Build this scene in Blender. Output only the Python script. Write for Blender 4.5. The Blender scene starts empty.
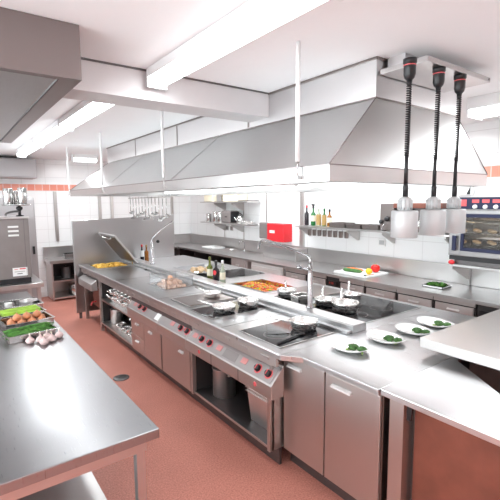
import bpy, bmesh, math, random
from mathutils import Vector, Matrix
random.seed(7)
D = bpy.data
C = D.collections.new('kitchen'); bpy.context.scene.collection.children.link(C)
PI = math.pi

# ------------------------------------------------------------------ materials
def nt(name):
    m = D.materials.new(name); m.use_nodes = True
    t = m.node_tree; b = t.nodes['Principled BSDF']
    return m, t, b
def N(t, k, **kw):
    n = t.nodes.new(k)
    for a, v in kw.items(): setattr(n, a, v)
    return n
def plain(name, col, rough=.5, metal=0, noise=0, scale=20, bump=0, spec=None, trans=0, ior=1.45, coat=0):
    m, t, b = nt(name)
    b.inputs['Base Color'].default_value = (*col, 1)
    b.inputs['Roughness'].default_value = rough
    b.inputs['Metallic'].default_value = metal
    if trans: b.inputs['Transmission Weight'].default_value = trans; b.inputs['IOR'].default_value = ior
    if coat: b.inputs['Coat Weight'].default_value = coat
    if noise or bump:
        tc = N(t, 'ShaderNodeTexCoord'); nz = N(t, 'ShaderNodeTexNoise')
        nz.inputs['Scale'].default_value = scale; nz.inputs['Detail'].default_value = 4
        t.links.new(tc.outputs['Object'], nz.inputs['Vector'])
        if noise:
            r = N(t, 'ShaderNodeValToRGB')
            r.color_ramp.elements[0].position = .3; r.color_ramp.elements[1].position = .7
            r.color_ramp.elements[0].color = (*[max(0, c*(1-noise)) for c in col], 1)
            r.color_ramp.elements[1].color = (*[min(1, c*(1+noise)) for c in col], 1)
            t.links.new(nz.outputs['Fac'], r.inputs['Fac']); t.links.new(r.outputs['Color'], b.inputs['Base Color'])
        if bump:
            bp = N(t, 'ShaderNodeBump'); bp.inputs['Strength'].default_value = bump; bp.inputs['Distance'].default_value = .01
            t.links.new(nz.outputs['Fac'], bp.inputs['Height']); t.links.new(bp.outputs['Normal'], b.inputs['Normal'])
    return m
def steel(name, col=(.62, .6, .58), rough=.3, stretch=(1, 1, 40), var=.08, bump=.02):
    """stainless sheet, a fine brushed grain in roughness and a soft waviness"""
    m, t, b = nt(name)
    b.inputs['Metallic'].default_value = 1
    b.inputs['Base Color'].default_value = (*col, 1)
    tc = N(t, 'ShaderNodeTexCoord'); mp = N(t, 'ShaderNodeMapping'); mp.inputs['Scale'].default_value = stretch
    nz = N(t, 'ShaderNodeTexNoise'); nz.inputs['Scale'].default_value = 12; nz.inputs['Detail'].default_value = 5
    t.links.new(tc.outputs['Object'], mp.inputs['Vector']); t.links.new(mp.outputs['Vector'], nz.inputs['Vector'])
    mr = N(t, 'ShaderNodeMapRange'); mr.inputs['To Min'].default_value = rough-var; mr.inputs['To Max'].default_value = rough+var
    t.links.new(nz.outputs['Fac'], mr.inputs['Value']); t.links.new(mr.outputs['Result'], b.inputs['Roughness'])
    n2 = N(t, 'ShaderNodeTexNoise'); n2.inputs['Scale'].default_value = 1.7; n2.inputs['Detail'].default_value = 1
    t.links.new(tc.outputs['Object'], n2.inputs['Vector'])
    bp = N(t, 'ShaderNodeBump'); bp.inputs['Strength'].default_value = bump*5; bp.inputs['Distance'].default_value = .05
    t.links.new(n2.outputs['Fac'], bp.inputs['Height']); t.links.new(bp.outputs['Normal'], b.inputs['Normal'])
    return m
def emit(name, col, s):
    m, t, b = nt(name)
    b.inputs['Base Color'].default_value = (*col, 1)
    b.inputs['Emission Color'].default_value = (*col, 1); b.inputs['Emission Strength'].default_value = s
    return m

M = {}
M['steel'] = steel('stainless_sheet', (.57, .555, .55), .32, (1, 1, 30))
M['top'] = steel('stainless_worktop', (.52, .52, .525), .30, (30, 1, 1), .07, .02)
M['table'] = steel('stainless_table', (.36, .36, .37), .30, (30, 1, 1), .07, .03)
M['front'] = steel('stainless_front', (.58, .555, .54), .38, (1, 30, 1), .06, .01)
M['hood'] = steel('stainless_hood', (.66, .655, .65), .32, (1, 1, 12), .08, .04)
M['duct'] = steel('galvanised_duct', (.68, .665, .67), .40, (1, 1, 6), .08, .03)
M['darkhood'] = steel('stainless_hood_dark', (.29, .255, .25), .32, (1, 1, 2), .02, .03)  # darker, warmer steel than the large hood
M['polish'] = steel('polished_steel', (.60, .60, .59), .14, (1, 1, 20), .05, .0)
M['chrome'] = plain('chrome', (.50, .50, .51), .12, 1)
M['backfront'] = plain('cabinet_front_steel', (.62, .59, .58), .42, .45, .04, 5)
M['machine'] = plain('grey_machine_casing', (.25, .225, .22), .42, .4, .05, 6)
M['lampalu'] = plain('lamp_aluminium', (.52, .53, .535), .45, .3)
M['grip'] = plain('aluminium_grip', (.80, .79, .78), .45, .4)
M['pot'] = steel('satin_pot_steel', (.82, .80, .79), .38, (1, 1, 20), .05, .0)
M['panel'] = steel('splash_panel_steel', (.50, .495, .50), .30, (1, 1, 2), .03, .012)
M['pale'] = steel('pale_counter_steel', (.66, .66, .67), .34, (30, 1, 1), .05, .01)
M['ovensteel'] = plain('brushed_oven_casing', (.30, .29, .29), .35, .6)
M['facing'] = plain('control_facing', (.36, .33, .325), .3, .5)
M['pan'] = steel('satin_pan_steel', (.80, .79, .775), .27, (1, 1, 20), .05, .0)
M['greypaint'] = plain('grey_paint', (.40, .375, .38), .5)
M['screen'] = plain('dull_pink_screen', (.55, .22, .21), .4)
M['white_metal'] = plain('white_enamel', (.86, .86, .86), .35)
M['black'] = plain('black_plastic', (.012, .012, .014), .35)
M['rubber'] = plain('black_rubber', (.02, .02, .02), .6)
M['dark'] = plain('dark_cabinet_shade', (.035, .032, .032), .55)  # near-black colour standing in for shade inside cabinets
M['darksteel'] = plain('dark_steel_lining', (.16, .15, .15), .4, .8)
M['glass_hob'] = plain('black_glass_ceramic', (.012, .011, .013), .06, ior=1.33, trans=.001)
M['griddle'] = steel('griddle_plate', (.27, .235, .225), .3, (30, 1, 1), .06, .02)
M['paint'] = plain('white_ceiling_paint', (.90, .90, .91), .85, 0, .01, 3)
M['beam'] = plain('grey_painted_duct', (.66, .635, .64), .45, .2, .04, 3)
M['red'] = plain('red_plastic', (.72, .02, .03), .4)
M['redmark'] = plain('red_marking', (.75, .12, .13), .5)
M['white'] = plain('white_plastic', (.85, .85, .84), .4)
M['china'] = plain('white_china', (.88, .88, .86), .12, coat=.5)
M['blue'] = plain('dark_blue_enamel', (.010, .014, .055), .5)
M['brown'] = plain('red_brown_panel', (.20, .062, .04), .4, 0, .2, 5)  # on the counter doors it stands for red floor reflected in steel
M['broccoli'] = plain('broccoli_green', (.055, .14, .035), .7, 0, .5, 60, .4)
M['stalk'] = plain('pale_green_stalk', (.30, .45, .12), .6, 0, .2, 40)
M['herb'] = plain('herb_green', (.07, .22, .03), .65, 0, .5, 40)
M['celery'] = plain('celery_green', (.40, .60, .09), .5, 0, .3, 12)
M['onion'] = plain('onion_skin', (.62, .25, .12), .4, 0, .3, 14)
M['garlic'] = plain('garlic_skin', (.70, .52, .50), .5, 0, .25, 30)
M['egg'] = plain('brown_egg', (.72, .42, .27), .5, 0, .12, 20)
M['roll'] = plain('bread_crust', (.72, .52, .32), .65, 0, .3, 16)
M['pasta'] = plain('yellow_pasta', (.88, .50, .09), .5, 0, .25, 60, .4)
M['carrot'] = plain('carrot_orange', (.85, .20, .035), .45, 0, .3, 10)
M['yellow'] = plain('yellow_pepper', (.90, .58, .02), .25, 0, .1, 8)
M['tomato'] = plain('tomato_red', (.75, .02, .015), .2, 0, .1, 8)
M['cucumber'] = plain('cucumber_green', (.05, .16, .03), .4, 0, .4, 20)
M['greenglass'] = plain('green_glass', (.03, .20, .06), .08, trans=.3)
M['oliveglass'] = plain('olive_glass', (.20, .23, .035), .08, trans=.3)
M['darkglass'] = plain('dark_bottle_glass', (.02, .015, .02), .08)
M['amber'] = plain('amber_oil', (.36, .13, .02), .1, trans=.3)
M['clear'] = plain('clear_glass', (.62, .70, .55), .05, trans=.5)
M['label'] = plain('paper_label', (.78, .72, .56), .7)
M['gold'] = plain('gold_foil_label', (.42, .27, .10), .5, .1)
M['poly'] = plain('clear_polycarbonate', (.88, .89, .90), .18, trans=.88, ior=1.04)
M['window'] = plain('oven_window_glass', (.75, .73, .70), .04, trans=.95, ior=1.15)
M['tube'] = emit('fluorescent_tube', (.94, .985, 1), 5)
M['hoodtube'] = emit('hood_lamp', (.95, .99, 1), 2)
M['display'] = emit('red_display', (.3, .02, .015), .05)
M['ovenbulb'] = emit('oven_bulb', (1, .75, .45), 30)
M['rubbergrey'] = plain('grey_rubber', (.1, .1, .1), .7)

def tile_mat(name, ax):
    """large white wall tiles with thin grey joints and one band of small salmon tiles"""
    m, t, b = nt(name)
    g = N(t, 'ShaderNodeNewGeometry'); s = N(t, 'ShaderNodeSeparateXYZ'); t.links.new(g.outputs['Position'], s.inputs[0])
    def tiles(w, h, z0, mort, c1, c2, cm):
        cb = N(t, 'ShaderNodeCombineXYZ')
        sub = N(t, 'ShaderNodeMath', operation='SUBTRACT'); sub.inputs[1].default_value = z0
        t.links.new(s.outputs['Z'], sub.inputs[0])
        t.links.new(s.outputs[ax], cb.inputs[0]); t.links.new(sub.outputs[0], cb.inputs[1])
        br = N(t, 'ShaderNodeTexBrick'); br.offset = 0; br.squash = 1
        br.inputs['Scale'].default_value = 1; br.inputs['Brick Width'].default_value = w; br.inputs['Row Height'].default_value = h
        br.inputs['Mortar Size'].default_value = mort; br.inputs['Mortar Smooth'].default_value = .3
        br.inputs['Color1'].default_value = (*c1, 1); br.inputs['Color2'].default_value = (*c2, 1); br.inputs['Mortar'].default_value = (*cm, 1)
        t.links.new(cb.outputs[0], br.inputs['Vector']); return br
    big = tiles(.42, .26, .07, .0035, (.91, .92, .92), (.93, .93, .935), (.74, .73, .73))
    sm = tiles(.135, .13, 2.14, .007, (.80, .27, .20), (.86, .36, .27), (.85, .60, .54))
    a = N(t, 'ShaderNodeMath', operation='GREATER_THAN'); a.inputs[1].default_value = 2.14
    c = N(t, 'ShaderNodeMath', operation='LESS_THAN'); c.inputs[1].default_value = 2.27
    mu = N(t, 'ShaderNodeMath', operation='MULTIPLY')
    t.links.new(s.outputs['Z'], a.inputs[0]); t.links.new(s.outputs['Z'], c.inputs[0])
    t.links.new(a.outputs[0], mu.inputs[0]); t.links.new(c.outputs[0], mu.inputs[1])
    mx = N(t, 'ShaderNodeMix', data_type='RGBA')
    t.links.new(mu.outputs[0], mx.inputs[0]); t.links.new(big.outputs['Color'], mx.inputs[6]); t.links.new(sm.outputs['Color'], mx.inputs[7])
    t.links.new(mx.outputs[2], b.inputs['Base Color']); b.inputs['Roughness'].default_value = .22
    bp = N(t, 'ShaderNodeBump'); bp.invert = True; bp.inputs['Strength'].default_value = .3; bp.inputs['Distance'].default_value = .004
    t.links.new(big.outputs['Fac'], bp.inputs['Height']); t.links.new(bp.outputs['Normal'], b.inputs['Normal'])
    return m
def floor_mat():
    m, t, b = nt('salmon_resin_floor')
    tc = N(t, 'ShaderNodeTexCoord')
    n1 = N(t, 'ShaderNodeTexNoise'); n1.inputs['Scale'].default_value = 90; n1.inputs['Detail'].default_value = 3
    n2 = N(t, 'ShaderNodeTexNoise'); n2.inputs['Scale'].default_value = 1.4; n2.inputs['Detail'].default_value = 4
    for n in (n1, n2): t.links.new(tc.outputs['Object'], n.inputs['Vector'])
    r = N(t, 'ShaderNodeValToRGB'); e = r.color_ramp.elements
    e[0].position = .32; e[0].color = (.52, .18, .135, 1); e[1].position = .68; e[1].color = (.73, .31, .24, 1)
    t.links.new(n1.outputs['Fac'], r.inputs['Fac'])
    mx = N(t, 'ShaderNodeMix', data_type='RGBA', blend_type='MULTIPLY'); mx.inputs[0].default_value = 1
    r2 = N(t, 'ShaderNodeValToRGB'); r2.color_ramp.elements[0].color = (.84, .84, .84, 1); r2.color_ramp.elements[0].position = .35; r2.color_ramp.elements[1].position = .65
    t.links.new(n2.outputs['Fac'], r2.inputs['Fac'])
    t.links.new(r.outputs['Color'], mx.inputs[6]); t.links.new(r2.outputs['Color'], mx.inputs[7]); t.links.new(mx.outputs[2], b.inputs['Base Color'])
    b.inputs['Roughness'].default_value = .5
    bp = N(t, 'ShaderNodeBump'); bp.inputs['Strength'].default_value = .15; bp.inputs['Distance'].default_value = .002
    t.links.new(n1.outputs['Fac'], bp.inputs['Height']); t.links.new(bp.outputs['Normal'], b.inputs['Normal'])
    return m
M['tile_x'] = tile_mat('white_wall_tiles_across', 'X')
M['tile_y'] = tile_mat('white_wall_tiles_along', 'Y')
M['floor'] = floor_mat()

# ------------------------------------------------------------------ mesh helpers
class MB:
    def __init__(s): s.b = bmesh.new()
    def box(s, x0, x1, y0, y1, z0, z1):
        v = [s.b.verts.new(p) for p in ((x0,y0,z0),(x1,y0,z0),(x1,y1,z0),(x0,y1,z0),(x0,y0,z1),(x1,y0,z1),(x1,y1,z1),(x0,y1,z1))]
        for f in ((0,3,2,1),(4,5,6,7),(0,1,5,4),(1,2,6,5),(2,3,7,6),(3,0,4,7)): s.b.faces.new([v[i] for i in f])
        return s
    def prism(s, pts, h0, h1, ax='z'):
        """polygon extruded along an axis; pts are the two other coordinates in xyz order"""
        def P(p, h): return {'z': (p[0], p[1], h), 'y': (p[0], h, p[1]), 'x': (h, p[0], p[1])}[ax]
        a = [s.b.verts.new(P(p, h0)) for p in pts]; c = [s.b.verts.new(P(p, h1)) for p in pts]
        s.b.faces.new(a); s.b.faces.new(c[::-1]); n = len(pts)
        for i in range(n): s.b.faces.new((a[(i+1) % n], a[i], c[i], c[(i+1) % n]))
        return s
    def face(s, *pts): s.b.faces.new([s.b.verts.new(p) for p in pts]); return s
    def lathe(s, prof, c=(0,0,0), seg=24, R=None, cap0=True, cap1=True, flute=0):
        rings = []
        for k, (r, z) in enumerate(prof):
            ring = []
            for i in range(seg):
                a = 2*PI*i/seg; p = Vector((r*math.cos(a), r*math.sin(a), z))
                if R: p = R @ p
                ring.append(s.b.verts.new(p + Vector(c)))
            rings.append(ring)
        for k in range(len(rings)-1):
            for i in range(seg):
                f = s.b.faces.new((rings[k][i], rings[k][(i+1) % seg], rings[k+1][(i+1) % seg], rings[k+1][i])); f.smooth = True
        if cap0: s.b.faces.new(rings[0][::-1])
        if cap1: s.b.faces.new(rings[-1])
        return s
    def tube(s, pts, r, seg=10, r2=None):
        pts = [Vector(p) for p in pts]; n = len(pts); rings = []; up = None
        for i, p in enumerate(pts):
            d = (pts[min(i+1, n-1)] - pts[max(i-1, 0)]).normalized()
            if up is None:
                up = Vector((0, 0, 1)) if abs(d.z) < .9 else Vector((1, 0, 0))
            u = (up - d*up.dot(d)); u = u.normalized() if u.length > 1e-4 else d.orthogonal().normalized()
            up = u; w = d.cross(u); rr = r if r2 is None else r + (r2-r)*i/(n-1)
            rings.append([s.b.verts.new(p + (u*math.cos(2*PI*k/seg) + w*math.sin(2*PI*k/seg))*rr) for k in range(seg)])
        for i in range(n-1):
            for k in range(seg):
                f = s.b.faces.new((rings[i][k], rings[i][(k+1) % seg], rings[i+1][(k+1) % seg], rings[i+1][k])); f.smooth = True
        s.b.faces.new(rings[0][::-1]); s.b.faces.new(rings[-1]); return s
    def ball(s, c, r, sc=(1,1,1), sub=2, jit=0, rot=None):
        t = bmesh.new(); bmesh.ops.create_icosphere(t, subdivisions=sub, radius=r)
        mp = {}
        for v in t.verts:
            k = 1 + random.uniform(-jit, jit)
            p = Vector((v.co.x*sc[0]*k, v.co.y*sc[1]*k, v.co.z*sc[2]*k))
            if rot: p = rot @ p
            mp[v] = s.b.verts.new(p + Vector(c))
        for f in t.faces: s.b.faces.new([mp[v] for v in f.verts]).smooth = True
        t.free(); return s
    def slab(s, xs, ys, holes, z0, z1):
        """flat plate with rectangular openings; holes are (x0,x1,y0,y1)"""
        xs = sorted(set(xs + [h[0] for h in holes] + [h[1] for h in holes])); ys = sorted(set(ys + [h[2] for h in holes] + [h[3] for h in holes]))
        solid = lambda i, j: 0 <= i < len(xs)-1 and 0 <= j < len(ys)-1 and not any(h[0] <= (xs[i]+xs[i+1])/2 <= h[1] and h[2] <= (ys[j]+ys[j+1])/2 <= h[3] for h in holes)
        V = {}
        def v(i, j, z):
            if (i, j, z) not in V: V[i, j, z] = s.b.verts.new((xs[i], ys[j], z))
            return V[i, j, z]
        for i in range(len(xs)-1):
            for j in range(len(ys)-1):
                if not solid(i, j): continue
                s.b.faces.new((v(i,j,z1), v(i+1,j,z1), v(i+1,j+1,z1), v(i,j+1,z1)))
                s.b.faces.new((v(i,j,z0), v(i,j+1,z0), v(i+1,j+1,z0), v(i+1,j,z0)))
                if not solid(i-1, j): s.b.faces.new((v(i,j,z0), v(i,j,z1), v(i,j+1,z1), v(i,j+1,z0)))
                if not solid(i+1, j): s.b.faces.new((v(i+1,j,z0), v(i+1,j+1,z0), v(i+1,j+1,z1), v(i+1,j,z1)))
                if not solid(i, j-1): s.b.faces.new((v(i,j,z0), v(i+1,j,z0), v(i+1,j,z1), v(i,j,z1)))
                if not solid(i, j+1): s.b.faces.new((v(i,j+1,z0), v(i,j+1,z1), v(i+1,j+1,z1), v(i+1,j+1,z0)))
        return s
    def shell(s, x0, x1, y0, y1, z0, z1, t=.004):
        """open-topped tray with thin walls"""
        s.box(x0, x1, y0, y1, z0, z0+t)
        s.box(x0, x0+t, y0, y1, z0, z1); s.box(x1-t, x1, y0, y1, z0, z1)
        s.box(x0, x1, y0, y0+t, z0, z1); s.box(x0, x1, y1-t, y1, z0, z1); return s
    def carcass(s, x0, x1, y0, y1, z0, z1, t=.02, open_='-x', shelves=()):
        s.box(x0, x1, y0, y0+t, z0, z1); s.box(x0, x1, y1-t, y1, z0, z1)
        s.box(x0, x1, y0+t, y1-t, z0, z0+t); s.box(x0, x1, y0+t, y1-t, z1-t, z1)
        if open_ == '-x': s.box(x1-t, x1, y0+t, y1-t, z0+t, z1-t)
        if open_ == '+x': s.box(x0, x0+t, y0+t, y1-t, z0+t, z1-t)
        return s
def obj(name, mb, mat, parent=None, bevel=0, world=True, fix=True):
    b = mb.b
    if fix: bmesh.ops.recalc_face_normals(b, faces=b.faces[:])
    if parent is not None and world:
        off = -wloc(parent)
        bmesh.ops.translate(b, verts=b.verts[:], vec=off)
    me = D.meshes.new(name); b.to_mesh(me); b.free()
    o = D.objects.new(name, me); C.objects.link(o); me.materials.append(mat)
    if parent is not None: o.parent = parent
    if bevel:
        md = o.modifiers.new('bevel', 'BEVEL'); md.width = bevel; md.segments = 2; md.limit_method = 'ANGLE'; md.angle_limit = .7
    return o
def wloc(o):
    v = Vector(o.location)
    while o.parent: o = o.parent; v += Vector(o.location)
    return v
def tag(o, label, cat, group=None, kind=None):
    o['label'] = label; o['category'] = cat
    if group: o['group'] = group
    if kind: o['kind'] = kind
    return o
def thing(name, label, cat, loc=(0,0,0), rz=0, group=None):
    o = D.objects.new(name, None); o.empty_display_size = .1; C.objects.link(o); o.location = loc; o.rotation_euler = (0,0,rz)
    return tag(o, label, cat, group)
def struct(name, mb, mat, **k):
    o = obj(name, mb, mat, **k); o['kind'] = 'structure'; return o
def dup(root, loc, rz=0, label=None, group=None):
    r = root.copy(); C.objects.link(r); r.location = loc; r.rotation_euler = (0,0,rz)
    if label: r['label'] = label
    if group: r['group'] = group
    for ch in list(root.children):
        c = ch.copy(); C.objects.link(c); c.parent = r
        for g in list(ch.children):
            d = g.copy(); C.objects.link(d); d.parent = c
    return r
def L(mb_obj):  # local building: mesh given in the thing's own coordinates
    return mb_obj

# ------------------------------------------------------------------ the room
H = 2.76; XR = 4.93; YF = 9.15
struct('floor', MB().box(-2, XR, -2, YF, -.05, 0), M['floor'])
struct('ceiling', MB().box(-2, XR, -2, YF, H, H+.05), M['paint'])
struct('wall_right', MB().box(XR, XR+.1, -2, YF+.1, 0, H), M['tile_y'])
struct('wall_far', MB().box(-2, XR, YF, YF+.1, 0, H), M['tile_x'])
m = MB().box(-2.1, -2, -2, -1, 0, H).box(-2.1, -2, 7, YF+.1, 0, H).box(-2.1, -2, -1, 7, 0, .95).box(-2.1, -2, -1, 7, 2.5, H)  # wall left open for the added fill light
struct('wall_left', m, M['tile_y'])
struct('wall_near', MB().box(-2, XR, -2.1, -2, 0, H), M['tile_x'])
# unseen window row, added so that world light fills in from the left
m = MB()
for k in range(5): m.box(-2.09, -2.03, -1+k*1.98, -.94+k*1.98, .95, 2.5)
m.box(-2.09, -2.03, -1, 7, .951, 1.0).box(-2.09, -2.03, -1, 7, 2.45, 2.499)
struct('fill_window_1', m, M['white_metal'])
# duct-clad beam crossing the ceiling in front of the big hood
b = MB().box(.602, 2.168, 2.67, 2.93, 2.57, H-.001)
struct('trim_1', b, M['beam'])
struct('trim_2', MB().box(.602, 2.168, 2.662, 2.672, H-.012, H-.001), M['darksteel'])
struct('baseboard_far', MB().box(-1.99, 3.6, YF-.02, YF-.001, .001, .1), M['white'])

# ------------------------------------------------------------------ ceiling lights
def batten(loc, ln, axis, w, label, group=None, drop=.06, seg=1, area=30):
    t = thing('ceiling_light', label, 'light', loc, 0, group)
    x, y, z = loc
    def bx(m, u0, u1, v0, v1, z0, z1): return m.box(u0, u1, v0, v1, z0, z1) if axis == 'x' else m.box(v0, v1, u0, u1, z0, z1)
    u, v = (x, y) if axis == 'x' else (y, x)
    obj('housing', bx(MB(), u, u+ln, v-w/2, v+w/2, z-drop, z), M['white_metal'], t, .004)
    for u0 in (u-.012, u+ln): obj('end_cap', bx(MB(), u0, u0+.012, v-w/2-.004, v+w/2+.004, z-drop-.06, z), M['white_metal'], t)
    # half round diffuser
    m = MB(); r = w/2; pts = [(-r, 0)] + [(-r*math.cos(a), -.06*math.sin(a)) for a in [PI*i/10 for i in range(1, 10)]] + [(r, 0)]
    pts = [(v+p[0], z-drop+p[1]) for p in pts]
    m.prism(pts, u, u+ln, 'x' if axis == 'x' else 'y')
    obj('diffuser', m, M['tube'], t)
    ld = D.lights.new('light', 'AREA'); ld.shape = 'RECTANGLE'; ld.energy = area; ld.color = (.93, .98, 1)
    ld.size = ln if axis == 'x' else w; ld.size_y = w if axis == 'x' else ln
    lo = D.objects.new('lamp_glow', ld); C.objects.link(lo); lo.parent = t
    lo.location = (ln/2, 0, -drop-.065) if axis == 'x' else (0, ln/2, -drop-.065)
    return t
ZC = H-.001
batten((1.19, 1.12, ZC), 1.5, 'y', .13, 'long white fluorescent batten nearest the camera, in front of the ceiling beam', area=4)
batten((1.09, 3.15, ZC), 1.5, 'y', .13, 'fluorescent batten on the ceiling just past the crossing beam', area=3)
batten((1.09, 4.72, ZC), 1.5, 'y', .13, 'middle fluorescent batten in the row beyond the crossing beam', area=3)
batten((1.09, 6.29, ZC), 1.4, 'y', .13, 'farthest fluorescent batten of the row running above the left aisle', area=22)
batten((1.95, 8.0, ZC), .4, 'x', .13, 'short fluorescent light crosswise beyond the far end of the large hood', area=16)
batten((3.80, .32, ZC), 1.5, 'y', .26, 'wide white ceiling light at the right of the large hood', drop=.1, area=22)
batten((4.25, 2.4, ZC), 1.5, 'y', .16, 'added fill light above the wall counter behind the near part of the hood', area=20)  # out of sight, added to brighten the back wall
batten((4.25, 4.2, ZC), 1.5, 'y', .16, 'added fill light above the wall counter behind the middle of the hood', area=20)  # also hidden by the hood, added for the back wall
batten((4.25, 6.0, ZC), 1.5, 'y', .16, 'added fill light above the wall counter near the wall shelves', area=26)  # third unseen light added for the back wall
batten((.2, -1.6, ZC), 1.5, 'y', .16, 'added fill light directly behind the camera', area=8)  # out of view, added as fill for the room
batten((2.2, -1.4, ZC), 1.5, 'y', .16, 'added fill light behind the camera towards the pass', area=12)  # second added fill behind the view
batten((-1.4, 1.5, ZC), 1.5, 'y', .16, 'added fill light left of the small dark hood', area=5)  # unseen, added as fill from the left

# ------------------------------------------------------------------ main hood
X0, X1, Y0, Y1 = 1.64, 3.41, 1.52, 7.05
t = thing('exhaust_hood', 'long stainless extraction hood hanging over the cooking island', 'hood', (2.65, 4.3, 2.0))
def ringwall(m, x0, x1, y0, y1, z0, z1, th=.012):
    m.box(x0, x1, y0, y0+th, z0, z1); m.box(x0, x1, y1-th, y1, z0, z1); m.box(x0, x0+th, y0+th, y1-th, z0, z1); m.box(x1-th, x1, y0+th, y1-th, z0, z1)
    return m
m = ringwall(MB(), X0, X1, Y0, Y1, 2.0, 2.09)
ringwall(m, X0+.012, X1-.012, Y0+.012, Y1-.012, 2.0, 2.012, .05)
obj('skirt', m, M['hood'], t, .003)
DX0, DX1, DY0, DY1 = 2.17, 3.14, 1.64, 6.75
m = MB()
lo = [(X0,Y0,2.09),(X1,Y0,2.09),(X1,Y1,2.09),(X0,Y1,2.09)]; hi = [(DX0,DY0,2.52),(DX1,DY0,2.52),(DX1,DY1,2.52),(DX0,DY1,2.52)]
a = [m.b.verts.new(p) for p in lo]; c = [m.b.verts.new(p) for p in hi]
for i in range(4): m.b.faces.new((a[i], a[(i+1) % 4], c[(i+1) % 4], c[i]))
cn = obj('canopy', m, M['hood'], t)
sd = cn.modifiers.new('sheet', 'SOLIDIFY'); sd.thickness = .008; sd.offset = -1
m = MB().box(DX0, DX1, DY0, DY1, 2.52, H-.002)
obj('duct_box', m, M['duct'], t)
m = MB()   # raised joints of the duct cladding
for y in (2.95, 4.3, 5.55): m.box(DX0-.004, DX0, y-.01, y+.01, 2.53, H-.004)
m.box(DX0-.006, DX1+.006, DY0-.006, DY1+.006, 2.518, 2.526)
m.box(DX0-.012, DX0, DY0-.01, DY1, H-.016, H-.003); m.box(DX0-.01, DX1+.01, DY0-.012, DY0, H-.016, H-.003)
obj('duct_seam', m, M['griddle'], t)
for y in (3.4, 5.2):
    obj('canopy_seam', MB().prism([(X0-.002, 2.093), (DX0-.002, 2.523), (DX0-.002, 2.526), (X0-.004, 2.095)], y-.004, y+.004, 'y'), M['steel'], t)
for a_, b_ in (((X0, Y0, 2.093), (DX0, DY0, 2.52)), ((X1, Y0, 2.093), (DX1, DY0, 2.52)), ((X0, Y1, 2.093), (DX0, DY1, 2.52))):
    obj('corner_seam', MB().tube([a_, b_], .004, 6), M['darkhood'], t)
obj('skirt_seam', ringwall(MB(), X0-.003, X1+.003, Y0-.003, Y1+.003, 2.087, 2.093, .006), M['darkhood'], t)
m = MB()
m.box(X0+.014, X1-.014, Y0+.014, Y1-.014, 2.075, 2.085)
obj('filter_panel', m, M['steel'], t)
for x in (2.0, 3.25):
    for k in range(3):
        y = 1.9 + k*1.72
        m = MB().box(x-.09, x+.09, y, y+1.5, 2.046, 2.074)
        obj('hood_light', m, M['hoodtube'], t, .01)
for y in (1.74, 3.5, 5.28, 6.98):
    m = MB().lathe([(.013, 0), (.013, .64)], (X0-.02, y, 2.118), 12)
    r = obj('hanger_rod', m, M['white_metal'], t)
    m = MB().lathe([(.006, 0), (.006, .1)], (X0-.02, y, 2.02), 8).box(X0-.03, X0, y-.012, y+.012, 2.02, 2.04)
    obj('rod_bracket', m, M['steel'], r)

# smaller hood over the preparation table at the left
t = thing('exhaust_hood', 'dark steel hood at upper left over the preparation table', 'hood', (-.3, 3.5, 2.5))
hx0, hx1, hy0, hy1, hz = -1.5, .6, 2.2, 4.85, 2.5
m = ringwall(MB(), hx0, hx1, hy0, hy1, hz, H-.002, .012)
m.slab([hx0+.012, hx1-.012], [hy0+.012, hy1-.012], [(hx0+.1, hx1-.10, hy0+.05, hy1-.1)], hz, hz+.012)
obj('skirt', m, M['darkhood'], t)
m = MB(); zt = H-.01
m.prism([(hx0+.1, hz+.012), (-.45, zt), (-.45, zt+.005), (hx0+.095, hz+.02)], hy0+.05, hy1-.1, 'y')
m.prism([(hx1-.1, hz+.012), (-.45, zt), (-.45, zt+.005), (hx1-.095, hz+.02)], hy0+.05, hy1-.1, 'y')
obj('filter_panel', m, M['steel'], t)
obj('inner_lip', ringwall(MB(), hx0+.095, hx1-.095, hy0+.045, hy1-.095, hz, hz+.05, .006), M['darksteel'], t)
m = MB().box(-.75, -.35, 3.2, 3.6, zt-.10, zt-.06)
obj('hood_light', m, M['white_metal'], t, .01)

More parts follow.
